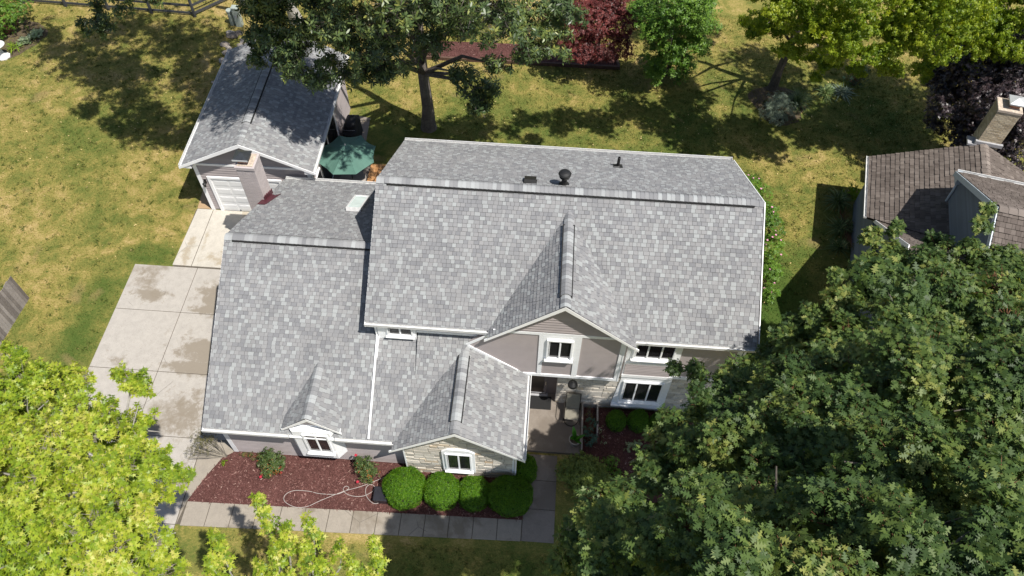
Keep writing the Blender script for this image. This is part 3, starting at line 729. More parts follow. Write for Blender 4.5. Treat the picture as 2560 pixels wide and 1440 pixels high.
# siding pieces
def siding_part(O, U, V, poly, e=.12, out=.014, mat='siding', parent=None, name='siding'):
    m = MB(); laps(m, O, U, V, poly, e, out); return m.build(name, mat, parent or house)
siding_part((0, 2.405, 0), (1, 0, 0), (0, 0, 1), [(-.72, 5.62), (3.42, 5.62), (1.362, 7.38)], .15, .032)
siding_part((0, -.332, 0), (1, 0, 0), (0, 0, 1), [(-10.65, .08), (-3.95, .08), (-3.95, 2.6), (-10.65, 2.6)], .115, .03)
siding_part((-10.652, 0, 0), (0, -1, 0), (0, 0, 1), [(-11.05, .08), (.33, .08), (.33, 2.6), (-yr2, 5.75), (-11.05, 2.6)], .12)
siding_part((7.632, 0, 0), (0, 1, 0), (0, 0, 1), [(2.66, .1), (11.1, .1), (11.1, 5.25), (yr, 7.75), (2.66, 5.25)], .12)
siding_part((0, 2.598, 0), (1, 0, 0), (0, 0, 1), [(3.77, 2.86), (5.46, 2.86), (5.46, 3.62), (3.77, 3.62)], .11, .024)
# main front wall stone (ground floor) and stone gable
st = MB(); stones(st, (0, 2.655, 0), (1, 0, 0), (0, 0, 1), [(1.42, .02), (7.60, .02), (7.60, 2.66), (1.42, 2.66)]); st.build('stone_wall', 'stone', house)
st = MB(); st.obox((1.40, 2.65, 0), (6.23, 0, 0), (0, .05, 0), (0, 0, 2.68)); st.build('stone_backing', 'mortar', house)
st = MB(); stones(st, (0, -.605, 0), (1, 0, 0), (0, 0, 1), [(-3.93, .02), (-.04, .02), (-.04, 2.60), (-1.98, 4.14), (-3.93, 2.60)]); st.build('stone_wall', 'stone', house)
st = MB(); stones(st, (-.015, 0, 0), (0, 1, 0), (0, 0, 1), [(-.60, .02), (2.5, .02), (2.5, 2.55), (-.60, 2.55)]); st.build('stone_wall', 'stone', house)
# white trim boards
tr = MBS(); T_ = .03
def band(m, x0, x1, y, z0, z1, d=.03, slope_=0): m.obox((x0, y-d, z0), (x1-x0, 0, slope_*(x1-x0)), (0, d, 0), (0, 0, z1-z0))
band(tr, -.98, 3.52, 2.41, 5.46, 5.61)                     # under the siding triangle
band(tr, .0, 3.58, 2.41, 2.64, 2.80, .035)                 # bottom band
band(tr, 3.42, 3.58, 2.41, 2.80, 5.46, .032)
band(tr, .60, .76, 2.41, 2.80, 5.46, .031); band(tr, 1.86, 2.06, 2.41, 2.80, 5.46, .031); band(tr, .76, 1.86, 2.41, 3.66, 3.76, .029)
def slant(m, p0, p1, y, wdt=.12, d=.03):
    p0, p1 = V3(p0[0], y-d, p0[1]), V3(p1[0], y-d, p1[1]); q = p1-p0; nrm = V3(-q[2], 0, q[0]); nrm /= np.linalg.norm(nrm)
    m.obox(p0, q, V3(0, d, 0), nrm*wdt)
slant(tr, (-1.93, 4.40), (.03, 2.70), 2.41, .11, .034); slant(tr, (-1.93, 4.42), (-.84, 5.42), 2.41, .10, .033)
tr.build('trim_board', 'white_trim', house)
tr = MBS(); tr.box(3.55, 3.60, 2.36, 3.0, 2.66, 5.3); tr.box(7.50, 7.66, 2.625, 2.66, .05, 5.3); tr.box(5.62, 7.50, 2.63, 2.665, 2.66, 2.84)
tr.box(-10.67, -10.50, -.362, -.33, .02, 2.6); tr.box(-.06, .0, -.64, -.605, .02, 2.6)
tr.box(-3.98, -3.93, -.64, -.33, .02, 2.62)
tr.build('corner_board', 'white_trim', house)
# barge boards along the gables
def barge(parent, x, z, h, e, y, wd=.17, d=.04, ex=.10, mat='white'):
    m = MB(); c, s, L = frm(h, z-e); dn = wd/ c
    for sg in (-1, 1):
        p = [(x, y, z-.01), (x+sg*(h+ex), y, e-ex*(z-e)/h-.01), (x+sg*(h+ex), y, e-ex*(z-e)/h-.01-wd*.85), (x, y, z-.01-dn)]
        m.prism(p, (0, -d, 0))
    return m.build('barge_board', mat, parent)
barge(house, 1.362, 7.57, 2.54, 5.36, 2.19, .15); barge(house, -1.98, 4.36, 2.28, 2.64, -.93, .15); barge(house, -7.09, 3.88, 1.02, 2.99, -.57, .14, ex=.04)
# soffits closing the gable overhangs
sf = MBS()
for (x, z, h, e, y0, y1) in ((1.362, 7.45, 2.54, 5.22, 2.18, 2.42), (-1.98, 4.22, 2.28, 2.50, -.94, -.60), (-7.09, 3.76, 1.0, 2.87, -.58, -.4)):
    for sg in (-1, 1): sf.prism([(x, y0, z), (x+sg*h, y0, e), (x+sg*h, y1, e), (x, y1, z)], (0, 0, .04))
sf.box(xm0, xm1, 2.44, 2.70, 5.16, 5.22); sf.box(xg0, -4.2, -.70, -.33, 2.48, 2.54); sf.box(-.02, .26, -.9, 2.4, 2.47, 2.53)
sf.build('soffit', 'white_trim', house)
# rake boards on the main and wing gable ends
rk = MBS()
for x, (y0, z0), (y1, z1), (y2, z2) in ((xm0, (yf, ze), (yr, zr), (yb, ze)), (xm1, (yf, ze), (yr, zr), (yb, ze)), (xg0, (yf2, ze2), (yr2, zr2), (yb2, ze2))):
    sx = .012 if x < 0 else -.042
    for (a0, b0), (a1, b1) in (((y0, z0), (y1, z1)), ((y1, z1), (y2, z2))):
        rk.prism([(x+sx*(-1), a0, b0-.012), (x+sx*(-1), a1, b1-.012), (x+sx*(-1), a1, b1-.17), (x+sx*(-1), a0, b0-.17)], (.03 if x > 0 else .0301, 0, 0))
rk.build('rake_board', 'white', house)
# gutters: open channels
def gutter(m, P0, P1, out, wd=.125, h=.115, t=.012):
    """P0..P1 runs along the inner top edge; out = horizontal outward unit"""
    P0, P1, O = map(lambda a: np.asarray(a, float), (P0, P1, out)); D = P1-P0; Z = V3(0, 0, 1)
    m.obox(P0-Z*h, D, O*wd, Z*t); m.obox(P0-Z*h, D, O*t, Z*h); m.obox(P0-Z*h+O*wd, D, O*t, Z*(h+.008)); m.obox(P0+O*(wd-.004), D, O*.026, Z*.014)
    for e_ in (P0, P1-D/np.linalg.norm(D)*t): m.obox(e_-Z*h+O*t, D/np.linalg.norm(D)*t, O*(wd-t), Z*(h-.01))
def gut(P0, P1, out, parent=None):
    m = MB(); gutter(m, P0, P1, out); return m.build('gutter', 'gutter', parent or house)
gut((xm0, 2.50, 5.385), (-1.10, 2.50, 5.385), (0, -1, 0)); gut((3.86, 2.50, 5.385), (xm1, 2.50, 5.385), (0, -1, 0))
gut((xg0, -.63, 2.68), (-7.92, -.63, 2.68), (0, -1, 0)); gut((-6.28, -.63, 2.68), (-4.22, -.63, 2.68), (0, -1, 0))
gut((.28, -.94, 2.66), (.28, 2.40, 2.66), (1, 0, 0)); gut((xm0, yb-.04, 5.36), (xm1, yb-.04, 5.36), (0, 1, 0)); gut((xg0, yb2-.04, 2.66), (-2, yb2-.04, 2.66), (0, 1, 0))
# downspouts
dsp = MB(); nrm = V3(0, -.475, .88)*.05
dsp.tube([(-5.13, 2.44, 5.29), (-5.13, 2.56, 5.0), (-5.13, 2.56, 4.52), (-5.12, 2.40, 4.40), V3(-5.11, 1, 3.575)+nrm, V3(-5.10, -.62, 2.71)+nrm], .04, 6); dsp.build('downspout', 'white', house)
dsp = MB(); dsp.tube([(.28, -.80, 2.55), (.10, -.66, 2.35), (.06, -.66, 2.2), (.06, -.66, .1)], .038, 6); dsp.build('downspout', 'white', house)
dsp = MB(); dsp.tube([(7.7, 2.5, 5.3), (7.72, 2.6, 5.0), (7.72, 2.6, .15)], .038, 6); dsp.build('downspout', 'white', house)

def window(parent, x0, x1, z0, z1, y, n=2, fw=.055, d=.05, glass='glass', sill=True, mull=None):
    """sash window on a wall facing -y whose face is at y; glass area x0..x1, z0..z1"""
    m = MB(); yo = y-d
    m.box(x0-fw, x0, yo, y, z0-fw, z1+fw); m.box(x1, x1+fw, yo, y, z0-fw, z1+fw); m.box(x0, x1, yo, y, z1, z1+fw); m.box(x0, x1, yo, y, z0-fw, z0)
    cuts = mull or [x0+(x1-x0)*k/n for k in range(1, n)]
    for cx in cuts: m.box(cx-.022, cx+.022, yo+.012, y, z0, z1)
    o = m.build('window', 'white_trim', parent, bevel=.004)
    ed = [x0]+cuts+[x1]
    for a_, b_ in zip(ed[:-1], ed[1:]):
        g = MB(); g.box(a_, b_, y-.014, y-.002, z0, z1); g.build('pane', glass, o)
        r = MB(); r.box(a_+.022, b_-.022, y-.026, y-.015, z0, z0+.035); r.box(a_+.022, a_+.04, y-.024, y-.015, z0+.035, z1); r.build('sash', 'white_trim', o)
    if sill:
        q = MB(); q.obox((x0-fw-.05, yo-.07, z0-fw-.05), (x1-x0+2*fw+.1, 0, 0), (0, d+.07, .0), (0, 0, .045)); q.build('sill', 'white', o)
    return o
def panel(parent, pts, y, d, mat='white_trim', name='window_surround'):
    m = MB(); m.prism([(x, y, z) for x, z in pts], (0, -d, 0)); return m.build(name, mat, parent, bevel=.006)
# gable window
panel(house, [(.76, 3.76), (1.86, 3.76), (1.86, 5.44), (.76, 5.44)], 2.41, .028); window(house, .95, 1.72, 4.05, 5.17, 2.382, 2, .07, .07)
# main wall window column
panel(house, [(3.58, .44), (5.62, .44), (5.60, 5.2), (3.70, 5.2), (3.74, 2.5)], 2.66, .06)
window(house, 3.93, 5.30, .86, 2.28, 2.60, 3, .07, .06, mull=[4.37, 4.86]); window(house, 4.00, 5.32, 4.10, 5.02, 2.60, 3, .07, .06, mull=[4.42, 4.90])
tr = MBS(); band(tr, 3.58, 5.63, 2.60, .42, .52, .12); band(tr, 3.72, 5.60, 2.60, 2.66, 2.84, .035); band(tr, 3.74, 5.50, 2.60, 3.62, 3.74, .032); tr.build('trim_board', 'white', house)
# stone gable window
panel(house, [(-2.58, .50), (-1.40, .50), (-1.40, 2.22), (-1.62, 2.42), (-2.36, 2.42), (-2.58, 2.22)], -.605, .09); window(house, -2.40, -1.58, .74, 2.06, -.695, 2, .06, .04)
# dormer bay
db = MB(); db.prism([(-7.78, -.66, .86), (-6.45, -.66, .86), (-6.16, -.32, .86), (-8.08, -.32, .86)], (0, 0, 2.1)); db.box(-7.95, -6.24, -.42, 1.4, 2.5, 3.02)
db.build('dormer_bay', 'white_trim', house, bevel=.006); window(house, -7.38, -6.60, 1.42, 2.74, -.66, 2, .07, .05)
dw = MB(); dw.prism([(-7.98, -.40, 2.96), (-6.20, -.40, 2.96), (-7.09, -.40, 3.78)], (0, 1.9, 0)); dw.build('dormer_wall', 'stucco', house)
siding_part((0, -.402, 0), (1, 0, 0), (0, 0, 1), [(-7.95, 2.98), (-6.22, 2.98), (-7.09, 3.76)], .105)
# small box window over the wing roof
bb = MB(); bb.box(-5.06, -3.70, 2.50, 2.68, 4.36, 5.2); bb.build('window_surround', 'white_trim', house, bevel=.006); window(house, -4.66, -3.86, 4.70, 5.18, 2.50, 2, .06, .05)
fl_ = MBS(); fl_.box(-3.70, -1.2, 2.60, 2.66, 4.74, 4.86); fl_.obox((-5.07, 1.85, 4.04), (.02, 0, 0), (0, .7, .377), (0, 0, .09)); fl_.build('trim_board', 'white_trim', house)
# front door recess
fd = MB(); fd.box(.0, 1.42, 3.0, 3.1, .15, 2.66); fd.build('door_surround', 'doorframe', house)
fd = MB(); fd.box(.10, 1.05, 2.95, 2.998, .18, 2.30); dr = fd.build('front_door', 'doorframe', house)
g = MB(); g.box(.24, .93, 2.932, 2.948, .36, 2.18); g.build('pane', 'doorbrown', dr); g = MB(); g.tube([(.99, 2.94, 1.0), (.99, 2.89, 1.05), (.99, 2.89, 1.3)], .014, 6); g.build('handle', 'brass', dr)
g = MB(); g.box(.06, 1.1, 2.86, 3.0, .15, .18); g.box(.20, .97, 2.925, 2.948, .30, .34); g.build('threshold', 'lead', dr)
g = MB(); g.lathe((1.96, 2.22, 2.42), [(.02, .24), (.05, .2), (.17, .10), (.19, .0), (.18, -.005), (.10, .03)], 20); g.build('porch_light', 'black', house)
# porch slab
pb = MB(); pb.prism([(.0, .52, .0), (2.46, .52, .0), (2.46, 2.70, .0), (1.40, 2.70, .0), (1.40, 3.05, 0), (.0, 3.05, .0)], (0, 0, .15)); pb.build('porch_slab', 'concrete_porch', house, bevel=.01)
# foundation strip
fo = MB(); fo.box(-10.64, -3.96, -.31, 0, -.02, .1); fo.box(-5.0, 7.6, 2.7, 11, -.02, .1); fo.build('foundation', 'concrete_walk', house)
# chimney
ch = MB(); cx0, cx1, cy0, cy1, cz = -11.62, -10.90, 8.84, 9.62, 5.92
stones(ch, (0, cy0, 0), (1, 0, 0), (0, 0, 1), [(cx0, 0), (cx1, 0), (cx1, cz-.14), (cx0, cz-.14)], regular=(.205, .068), raise_=(.004, .007), gap=.009)
stones(ch, (cx1, 0, 0), (0, 1, 0), (0, 0, 1), [(cy0, 0), (cy1, 0), (cy1, cz-.14), (cy0, cz-.14)], regular=(.205, .068), raise_=(.004, .007), gap=.009)
stones(ch, (cx0, 0, 0), (0, -1, 0), (0, 0, 1), [(-cy1, 0), (-cy0, 0), (-cy0, cz-.14), (-cy1, cz-.14)], regular=(.205, .068), raise_=(.004, .007), gap=.009)
cho = ch.build('chimney', 'brickp', house)
g = MB(); g.box(cx0+.001, cx1-.001, cy0+.001, cy1-.001, 0, cz-.14); g.build('chimney_core', 'brickm', cho)
g = MB(); g.box(cx0-.035, cx1+.035, cy0-.035, cy1+.035, cz-.15, cz); g.build('chimney_lip', 'brickp', cho, bevel=.01)
g = MB(); g.box(cx0+.05, cx1-.05, cy0+.05, cy1-.05, cz, cz+.03); g.build('chimney_crown', 'crown', cho)
g = MB(); fx, fy = -11.36, 9.20; g.box(fx-.18, fx+.18, fy-.18, fy+.18, cz+.03, cz+.22); g.build('flue', 'flue', cho)
g = MB(); hz = cz+.30; q = [(fx-.30, fy-.27, hz), (fx+.30, fy-.27, hz), (fx+.30, fy+.27, hz), (fx-.30, fy+.27, hz), (fx, fy, hz+.17)]; g.add(q, [(0, 1, 4), (1, 2, 4), (2, 3, 4), (3, 0, 4), (3, 2, 1, 0)])
g.box(fx-.31, fx+.31, fy-.29, fy+.27, hz-.05, hz-.002); go = g.build('chimney_cap', 'cap_dark', cho)
g = MB(); g.box(fx-.32, fx+.30, fy-.31, fy-.292, hz-.06, hz+.01); g.box(fx-.20, fx-.18, fy-.2, fy+.2, cz+.22, hz-.05); g.box(fx+.18, fx+.20, fy-.2, fy+.2, cz+.22, hz-.05); g.build('cap_skirt', 'cap_white', cho)
gb_ = (zr2-ze2)/(yb2-yr2); rz = lambda y: ze2+(yb2-y)*gb_
g = MB()
def onroof(m, pts, lift=.03, t=.012): m.prism([(x, y, rz(y)+lift) for x, y in pts], (0, 0, t))
onroof(g, [(-11.02, 8.36), (-10.70, 8.36), (-10.86, 8.66), (-10.86, 8.86), (-11.02, 8.86)]); onroof(g, [(-10.88, 8.36), (-10.68, 8.40), (-10.50, 9.60), (-10.66, 9.36), (-10.88, 9.5)], .034)
for k in range(5):
    y = 8.82+k*.17; g.box(-10.905+.012, -10.868, y, y+.15, rz(y+.15)+.02, rz(y)+.2)
g.build('chimney_flashing', 'flash', cho)
# skylight
sk = MB(); sl_ = V3(0, -math.cos(math.atan(gb_)), math.sin(math.atan(gb_))); O = V3(-6.80, 9.62, rz(9.62)+.02); Wn = np.cross(V3(-1, 0, 0), sl_)
def frame_on(m, O, U, V, W, wd, ln, f, h):
    U, V, W = map(np.asarray, (U, V, W)); m.obox(O, U*wd, V*f, W*h); m.obox(O+V*(ln-f), U*wd, V*f, W*h); m.obox(O+V*f, U*f, V*(ln-2*f), W*h); m.obox(O+V*f+U*(wd-f), U*f, V*(ln-2*f), W*h)
frame_on(sk, O, V3(-1, 0, 0), sl_, Wn, .60, 1.55, .06, .16); sko = sk.build('skylight', 'gutter', house, bevel=.006)
g = MB(); g.obox(O+V3(-.05, 0, 0)+sl_*.05, V3(-.5, 0, 0), sl_*1.45, Wn*.13); g.build('pane', 'skyglass', sko)
# roof vents on the back slope
mbk = (zr-ze)/(yb-yr); rzm = lambda y: ze+(yb-y)*mbk
g = MB(); U_ = V3(-1, 0, 0); V_ = V3(0, -1, mbk); V_ /= np.linalg.norm(V_); W_ = np.cross(U_, V_)
O = V3(.13, 7.62, rzm(7.62)+.01); g.prism([O, O+V_*.45, O+V_*.42+W_*.13, O+V_*.03+W_*.13+V_*-.03], U_*.42); bv = g.build('box_vent', 'black', house); g = MB(); g.obox(O-V_*.02-U_*.03+W_*.0, U_*.48, V_*.5, W_*.012); g.build('vent_flange', 'black', bv)
g = MB(); x, y = 1.12, 7.30; z = rzm(y); g.lathe((x, y, z-.08), [(.19, .0), (.19, .10), (.11, .15), (.095, .22), (.095, .48), (.10, .5)], 20); tv = g.build('flue_vent', 'black', house)
g = MB(); g.lathe((x, y, z+.42), [(.13, -.02), (.19, .0), (.20, .04), (.14, .06), (.14, .10), (.21, .11), (.225, .14), (.19, .19), (.10, .22), (.01, .23)], 24); g.build('vent_cap', 'black', tv, smooth=False)
g = MB(); x, y = 3.20, 9.72; z = rzm(y); g.lathe((x, y, z-.05), [(.16, 0), (.13, .07), (.06, .12), (.055, .52), (.04, .525), (.04, .4)], 14); g.build('vent_pipe', 'black', house)
g = MB(); g.obox((3.02, 9.95, rzm(9.95)+.012), (.36, 0, 0), (0, -.42, .42*mbk), (0, 0, .01)); g.build('pipe_flashing', 'black', house)

# ================================================================== DETACHED GARAGE
GX, GY, GA = -15.48, 11.216, math.radians(.68); ex_ = V3(math.cos(GA), math.sin(GA), 0); ey_ = V3(-math.sin(GA), math.cos(GA), 0); Z_ = V3(0, 0, 1)
def G(a, b, c): return V3(GX, GY, 0)+ex_*a+ey_*b+Z_*c
GW, GL, GE, GR = 5.913, 7.98, 3.25, 4.721
gar = thing('detached_garage', 'small taupe detached garage with white roller door and grey shingle roof behind the driveway', 'garage', tuple(G(3, 0, 0)))
c, s, L = frm(GW/2, GR-GE)
slope(G(0, GL, GE), -ey_, ex_*c+Z_*s, [[(0, .06), (GL, .06), (GL, L), (0, L)]], parent=gar)
slope(G(GW, 0, GE), ey_, -ex_*c+Z_*s, [[(0, .06), (GL, .06), (GL, L), (0, L)]], parent=gar)
ridge_caps(G(GW/2, 0, GR), G(GW/2, GL, GR), ex_, .5, 1.35, 7.4, parent=gar)
m = MB(); m.prism([G(.35, .38, 0), G(5.56, .38, 0), G(5.56, .38, 3.1), G(GW/2, .38, 4.55), G(.35, .38, 3.1)], ey_*7.3); m.build('wall', 'stucco', gar)
siding_part(G(0, .378, 0), ex_, Z_, [(.36, .06), (5.55, .06), (5.55, 2.98), (.36, 2.98)], .15, .03, parent=gar)
siding_part(G(0, .378, 0), ex_, Z_, [(.36, 3.11), (5.55, 3.11), (GW/2, 4.52)], .15, .03, parent=gar)
siding_part(G(5.562, 0, 0), ey_, Z_, [(.38, .06), (7.68, .06), (7.68, 3.1), (.38, 3.1)], .15, .018, parent=gar)
siding_part(G(.348, 0, 0), -ey_, Z_, [(-7.68, .06), (-.38, .06), (-.38, 3.1), (-7.68, 3.1)], .15, .018, parent=gar)
m = MB()
for sg, a in ((1, 0), (-1, GW)):
    pass
P = [(GW/2, GR), (-.08, GE-.04), (-.08, GE-.18), (GW/2, GR-.19)]; m.prism([G(a, .02, z) for a, z in P], -ey_*.04)
P = [(GW/2, GR), (GW+.08, GE-.04), (GW+.08, GE-.18), (GW/2, GR-.19)]; m.prism([G(a, .02, z) for a, z in P], -ey_*.04)
m.prism([G(a, .02, z) for a, z in ((-.08, GE-.16), (.46, GE-.16), (.46, GE+.02), (.2, GE))], ey_*.36)
m.prism([G(a, .02, z) for a, z in ((GW-.46, GE-.16), (GW+.08, GE-.16), (GW-.2, GE), (GW-.46, GE+.02))], ey_*.36)
m.build('barge_board', 'white', gar)
m = MB(); m.prism([G(0, .03, GE-.10), G(GW/2, .03, GR-.12), G(GW/2, .38, GR-.12), G(0, .38, GE-.10)], Z_*.03); m.prism([G(GW, .03, GE-.10), G(GW/2, .03, GR-.12), G(GW/2, .38, GR-.12), G(GW, .38, GE-.10)], Z_*.03); m.build('soffit', 'white_trim', gar)
m = MB()
def gbox(m, a0, a1, b0, b1, z0, z1): m.obox(G(a0, b0, z0), ex_*(a1-a0), ey_*(b1-b0), Z_*(z1-z0))
gbox(m, .36, 5.55, .335, .378, 2.985, 3.10); gbox(m, .325, .50, .34, .376, .0, 2.98); gbox(m, 5.41, 5.60, .34, .376, .0, 2.98); gbox(m, 5.565, 5.60, .378, .55, 0, 3.05); m.build('trim_board', 'white', gar)
for a_, d_ in ((.06, -ex_), (GW-.06, ex_)):
    gm = MB(); gutter(gm, G(a_, .0, GE+.04), G(a_, GL, GE+.04), d_, .11, .10); gm.build('gutter', 'gutter', gar)
# roller door: frame, four rows of raised panels
A0, A1 = .78, 4.16
m = MB(); gbox(m, A0, A0+.13, .30, .376, 0, 2.30); gbox(m, A1-.13, A1, .30, .376, 0, 2.30); gbox(m, A0+.13, A1-.13, .30, .376, 2.18, 2.30); dr = m.build('garage_door', 'white', gar)
m = MB(); rows = 4; hgt = 2.16/rows
for r_ in range(rows):
    gbox(m, A0+.13, A1-.13, .345, .37, r_*hgt+.004, (r_+1)*hgt-.004)
    for k in range(4):
        a = A0+.20+k*.755; gbox(m, a, a+.66, .336, .345, r_*hgt+.10, (r_+1)*hgt-.10); gbox(m, a+.05, a+.61, .331, .336, r_*hgt+.145, (r_+1)*hgt-.145)
m.build('door_panels', 'door_white', dr)
m = MB(); gbox(m, A0+.13, A1-.13, .34, .37, -.005, .018); gbox(m, 1.7, 1.76, .32, .345, .08, .11); m.build('door_seal', 'rubber', dr)
# wall lamp
m = MB(); m.obox(G(.56, .33, 1.86), ex_*.10, ey_*.03, Z_*.22); m.tube([G(.61, .33, 2.02), G(.61, .20, 2.10), G(.61, .18, 2.03)], .012, 6); m.lathe(G(.61, .18, 1.78), [(.05, 0), (.075, .17), (.09, .18), (.02, .25)], 10); m.build('wall_lamp', 'black', gar)
# patio doors on the right wall
m = MB()
for (b0, b1) in ((1.9, 2.8), (2.86, 3.76), (3.82, 4.9)):
    pass
def rb(m, b0, b1, z0, z1, d=.05): m.obox(G(5.575, b0, z0), ex_*d, ey_*(b1-b0), Z_*(z1-z0))
rb(m, 1.55, 1.66, .1, 2.4); rb(m, 4.84, 4.95, .1, 2.4); rb(m, 3.2, 3.3, .1, 2.3); rb(m, 1.66, 4.84, 2.3, 2.4); rb(m, 1.66, 4.84, .0, .1); pdn = m.build('patio_door', 'white_trim', gar)
m = MB(); rb(m, 1.66, 3.2, .1, 2.3, .03); rb(m, 3.3, 4.84, .1, 2.3, .03); m.build('pane', 'glass', pdn)
m = MB(); m.obox(G(5.58, .75, .9), ex_*.06, ey_*.7, Z_*1.2); wn = m.build('window', 'white_trim', gar); m = MB(); m.obox(G(5.60, .80, .95), ex_*.045, ey_*.6, Z_*1.1); m.build('pane', 'glass', wn)

# ================================================================== NEIGHBOUR HOUSE
QX, QY = 14.23, 11.19; na = V3(.976, -.216, 0); nb = V3(.216, .976, 0)
def Q(a, b, c): return V3(QX, QY, 0)+na*a+nb*b+Z_*c
nbh = thing('neighbour_house', 'slate-blue neighbouring house with brown shingle roof and tan brick chimney at the right edge', 'house', tuple(Q(5, 0, 0)))
shk = dict(mat='shake', parent=nbh, e=.19, wmin=.10, wmax=.22, thick=.026, tonef=lambda: random.uniform(.38, .78))
def nslope(O, U, V, polys, part='roof'): return slope(O, U, V, polys, part, **shk)
NE, NR, NH = 2.7, 4.7, 4.1; c, s, L = frm(NH, NR-NE)
nslope(Q(0, 3.80, NE), -nb, na*c+Z_*s, [[(0, .05), (3.80, .05), (6.30, L), (0, L)]])          # left slope (faces our house)
c2, s2, L2b = frm(5.0, 2.6); nslope(Q(2*NH+.9, .3, NE-.6), nb, -na*c2+Z_*s2, [[(-3, 0), (3.50, 0), (3.50, L2b), (-3, L2b)]])
ridge_caps(Q(NH, -.3, NR), Q(NH, 3.75, NR), na, .5, 9, 0, .24, .17, nbh, 'shake', lambda: random.uniform(.8, 1))
# tall wing with a gable facing our house
WX, WY, WR, WH, WE = 2.62, -3.5, 8.0, 4.48, 5.3; c, s, L = frm(WH, WR-WE)
nslope(Q(WX, WY-WH, WE), na, nb*c+Z_*s, [[(0, .04), (8, .04), (8, L), (0, L)]]); nslope(Q(WX+8, WY+WH, WE), -na, -nb*c+Z_*s, [[(0, .04), (8, .04), (8, L), (0, L)]])
ridge_caps(Q(WX, WY, WR), Q(WX+8, WY, WR), nb, .52, 9, 0, .30, .18, nbh, 'shake', lambda: random.uniform(.8, 1))
m = MB(); m.prism([Q(WX+.2, WY-4.2, 0), Q(WX+.2, WY+4.2, 0), Q(WX+.2, WY+4.2, 5.3), Q(WX+.2, WY, 7.75), Q(WX+.2, WY-4.2, 5.3)], na*7.5); m.build('wall', plain('nb_wall_core', (.1, .12, .145), .8, .05), nbh)
siding_part(Q(WX+.198, 0, 0), -nb, Z_, [(-WY-4.2, 0), (-WY+4.2, 0), (-WY+4.2, 5.28), (-WY, 7.72), (-WY-4.2, 5.28)], .12, .016, 'nbwall', nbh)
m = MB(); m.prism([Q(.35, -.6, 0), Q(7.6, -.6, 0), Q(7.6, -.6, 2.6), Q(NH, -.6, 4.5), Q(.35, -.6, 2.6)], nb*4.0); m.build('wall', plain('nb_wall_core2', (.1, .12, .145), .8, .05), nbh)
siding_part(Q(.348, 0, 0), -nb, Z_, [(-3.4, 0), (1.9, 0), (1.9, 2.62), (-3.4, 2.62)], .12, .014, 'nbwall', nbh)
m = MB()
for sg in (-1, 1):
    m.prism([Q(WX+.0, WY, WR-.01), Q(WX, WY+sg*(WH+.08), WE-.05), Q(WX, WY+sg*(WH+.08), WE-.30), Q(WX, WY, WR-.28)], -na*.05)
m.prism([Q(WX, WY+4.05, WE-.28), Q(WX, WY+WH+.06, WE-.28), Q(WX, WY+WH+.06, WE), Q(WX, WY+4.05, WE+.16)], na*.22)
m.build('barge_board', 'nbtrim', nbh)
m = MB(); m.tube([Q(WX+.2, WY+WH-.02, WE-.1), Q(WX+.14, WY+4.2, WE-.35), Q(WX+.12, WY+4.1, WE-.7), Q(WX+.12, WY+4.08, 4.0)], .05, 8); m.build('downspout', 'nbtrim', nbh)
m = MB(); gutter(m, Q(.06, -.02, NE+.04), Q(.06, 3.78, NE+.04), -na, .12, .10); m.build('gutter', 'gutter', nbh); m = MB(); gutter(m, Q(WX, WY+WH-.05, WE+.05), Q(WX+8, WY+WH-.05, WE+.05), nb, .12, .10); m.build('gutter', 'gutter', nbh)
# front wing with a steep gable facing our house, mostly under the oak
c, s, L = frm(4.4, 3.55); FB, FZ = -4.45, 2.68
nslope(Q(6.5, FB+4.4, FZ), -na, -nb*c+Z_*s, [[(0, 0), (6.1, 0), (6.1, L), (0, L)]]); nslope(Q(.4, FB-4.4, FZ), na, nb*c+Z_*s, [[(0, 0), (6.1, 0), (6.1, L), (0, L)]])
m = MB(); m.prism([Q(.62, FB-4, 0), Q(.62, FB+4, 0), Q(.62, FB+4, 2.7), Q(.62, FB, 5.95), Q(.62, FB-4, 2.7)], na*5.8); m.build('wall', 'nbcore', nbh)
for sg in (-1, 1):
    m = MB(); m.prism([Q(.40, FB, 6.24), Q(.40, FB+sg*4.5, FZ-.02), Q(.40, FB+sg*4.5, FZ-.2), Q(.40, FB, 6.0)], -na*.04); m.build('barge_board', 'white', nbh)
m = MB(); gutter(m, Q(.45, FB+4.36, FZ+.03), Q(3.3, FB+4.36, FZ+.03), nb, .11, .1); m.build('gutter', 'gutter', nbh)
# chimney
m = MB(); n0, n1, m0, m1, top = 3.80, 4.70, 3.84, 4.60, 6.35
stones(m, Q(0, m0, 0), na, Z_, [(n0, 3.5), (n1, 3.5), (n1, top), (n0, top)], regular=(.205, .075), raise_=(.005, .01), gap=.012)
stones(m, Q(n0, 0, 0), -nb, Z_, [(-m1, 0), (-m0, 0), (-m0, top), (-m1, top)], regular=(.205, .075), raise_=(.005, .01), gap=.012)
cho = m.build('chimney', 'brickt', nbh)
m = MB(); m.obox(Q(n0+.001, m0+.001, 0), na*(n1-n0-.002), nb*(m1-m0-.002), Z_*(top)); m.build('chimney_core', 'mortar', cho)
m = MB(); m.obox(Q(n0-.03, m0-.03, top), na*(n1-n0+.06), nb*(m1-m0+.06), Z_*.14); m.build('chimney_crown', 'crown', cho, bevel=.02)
m = MB(); m.obox(Q(n0+.42, m0+.22, top+.14), na*.36, nb*.36, Z_*.16); m.build('flue', 'flue', cho)
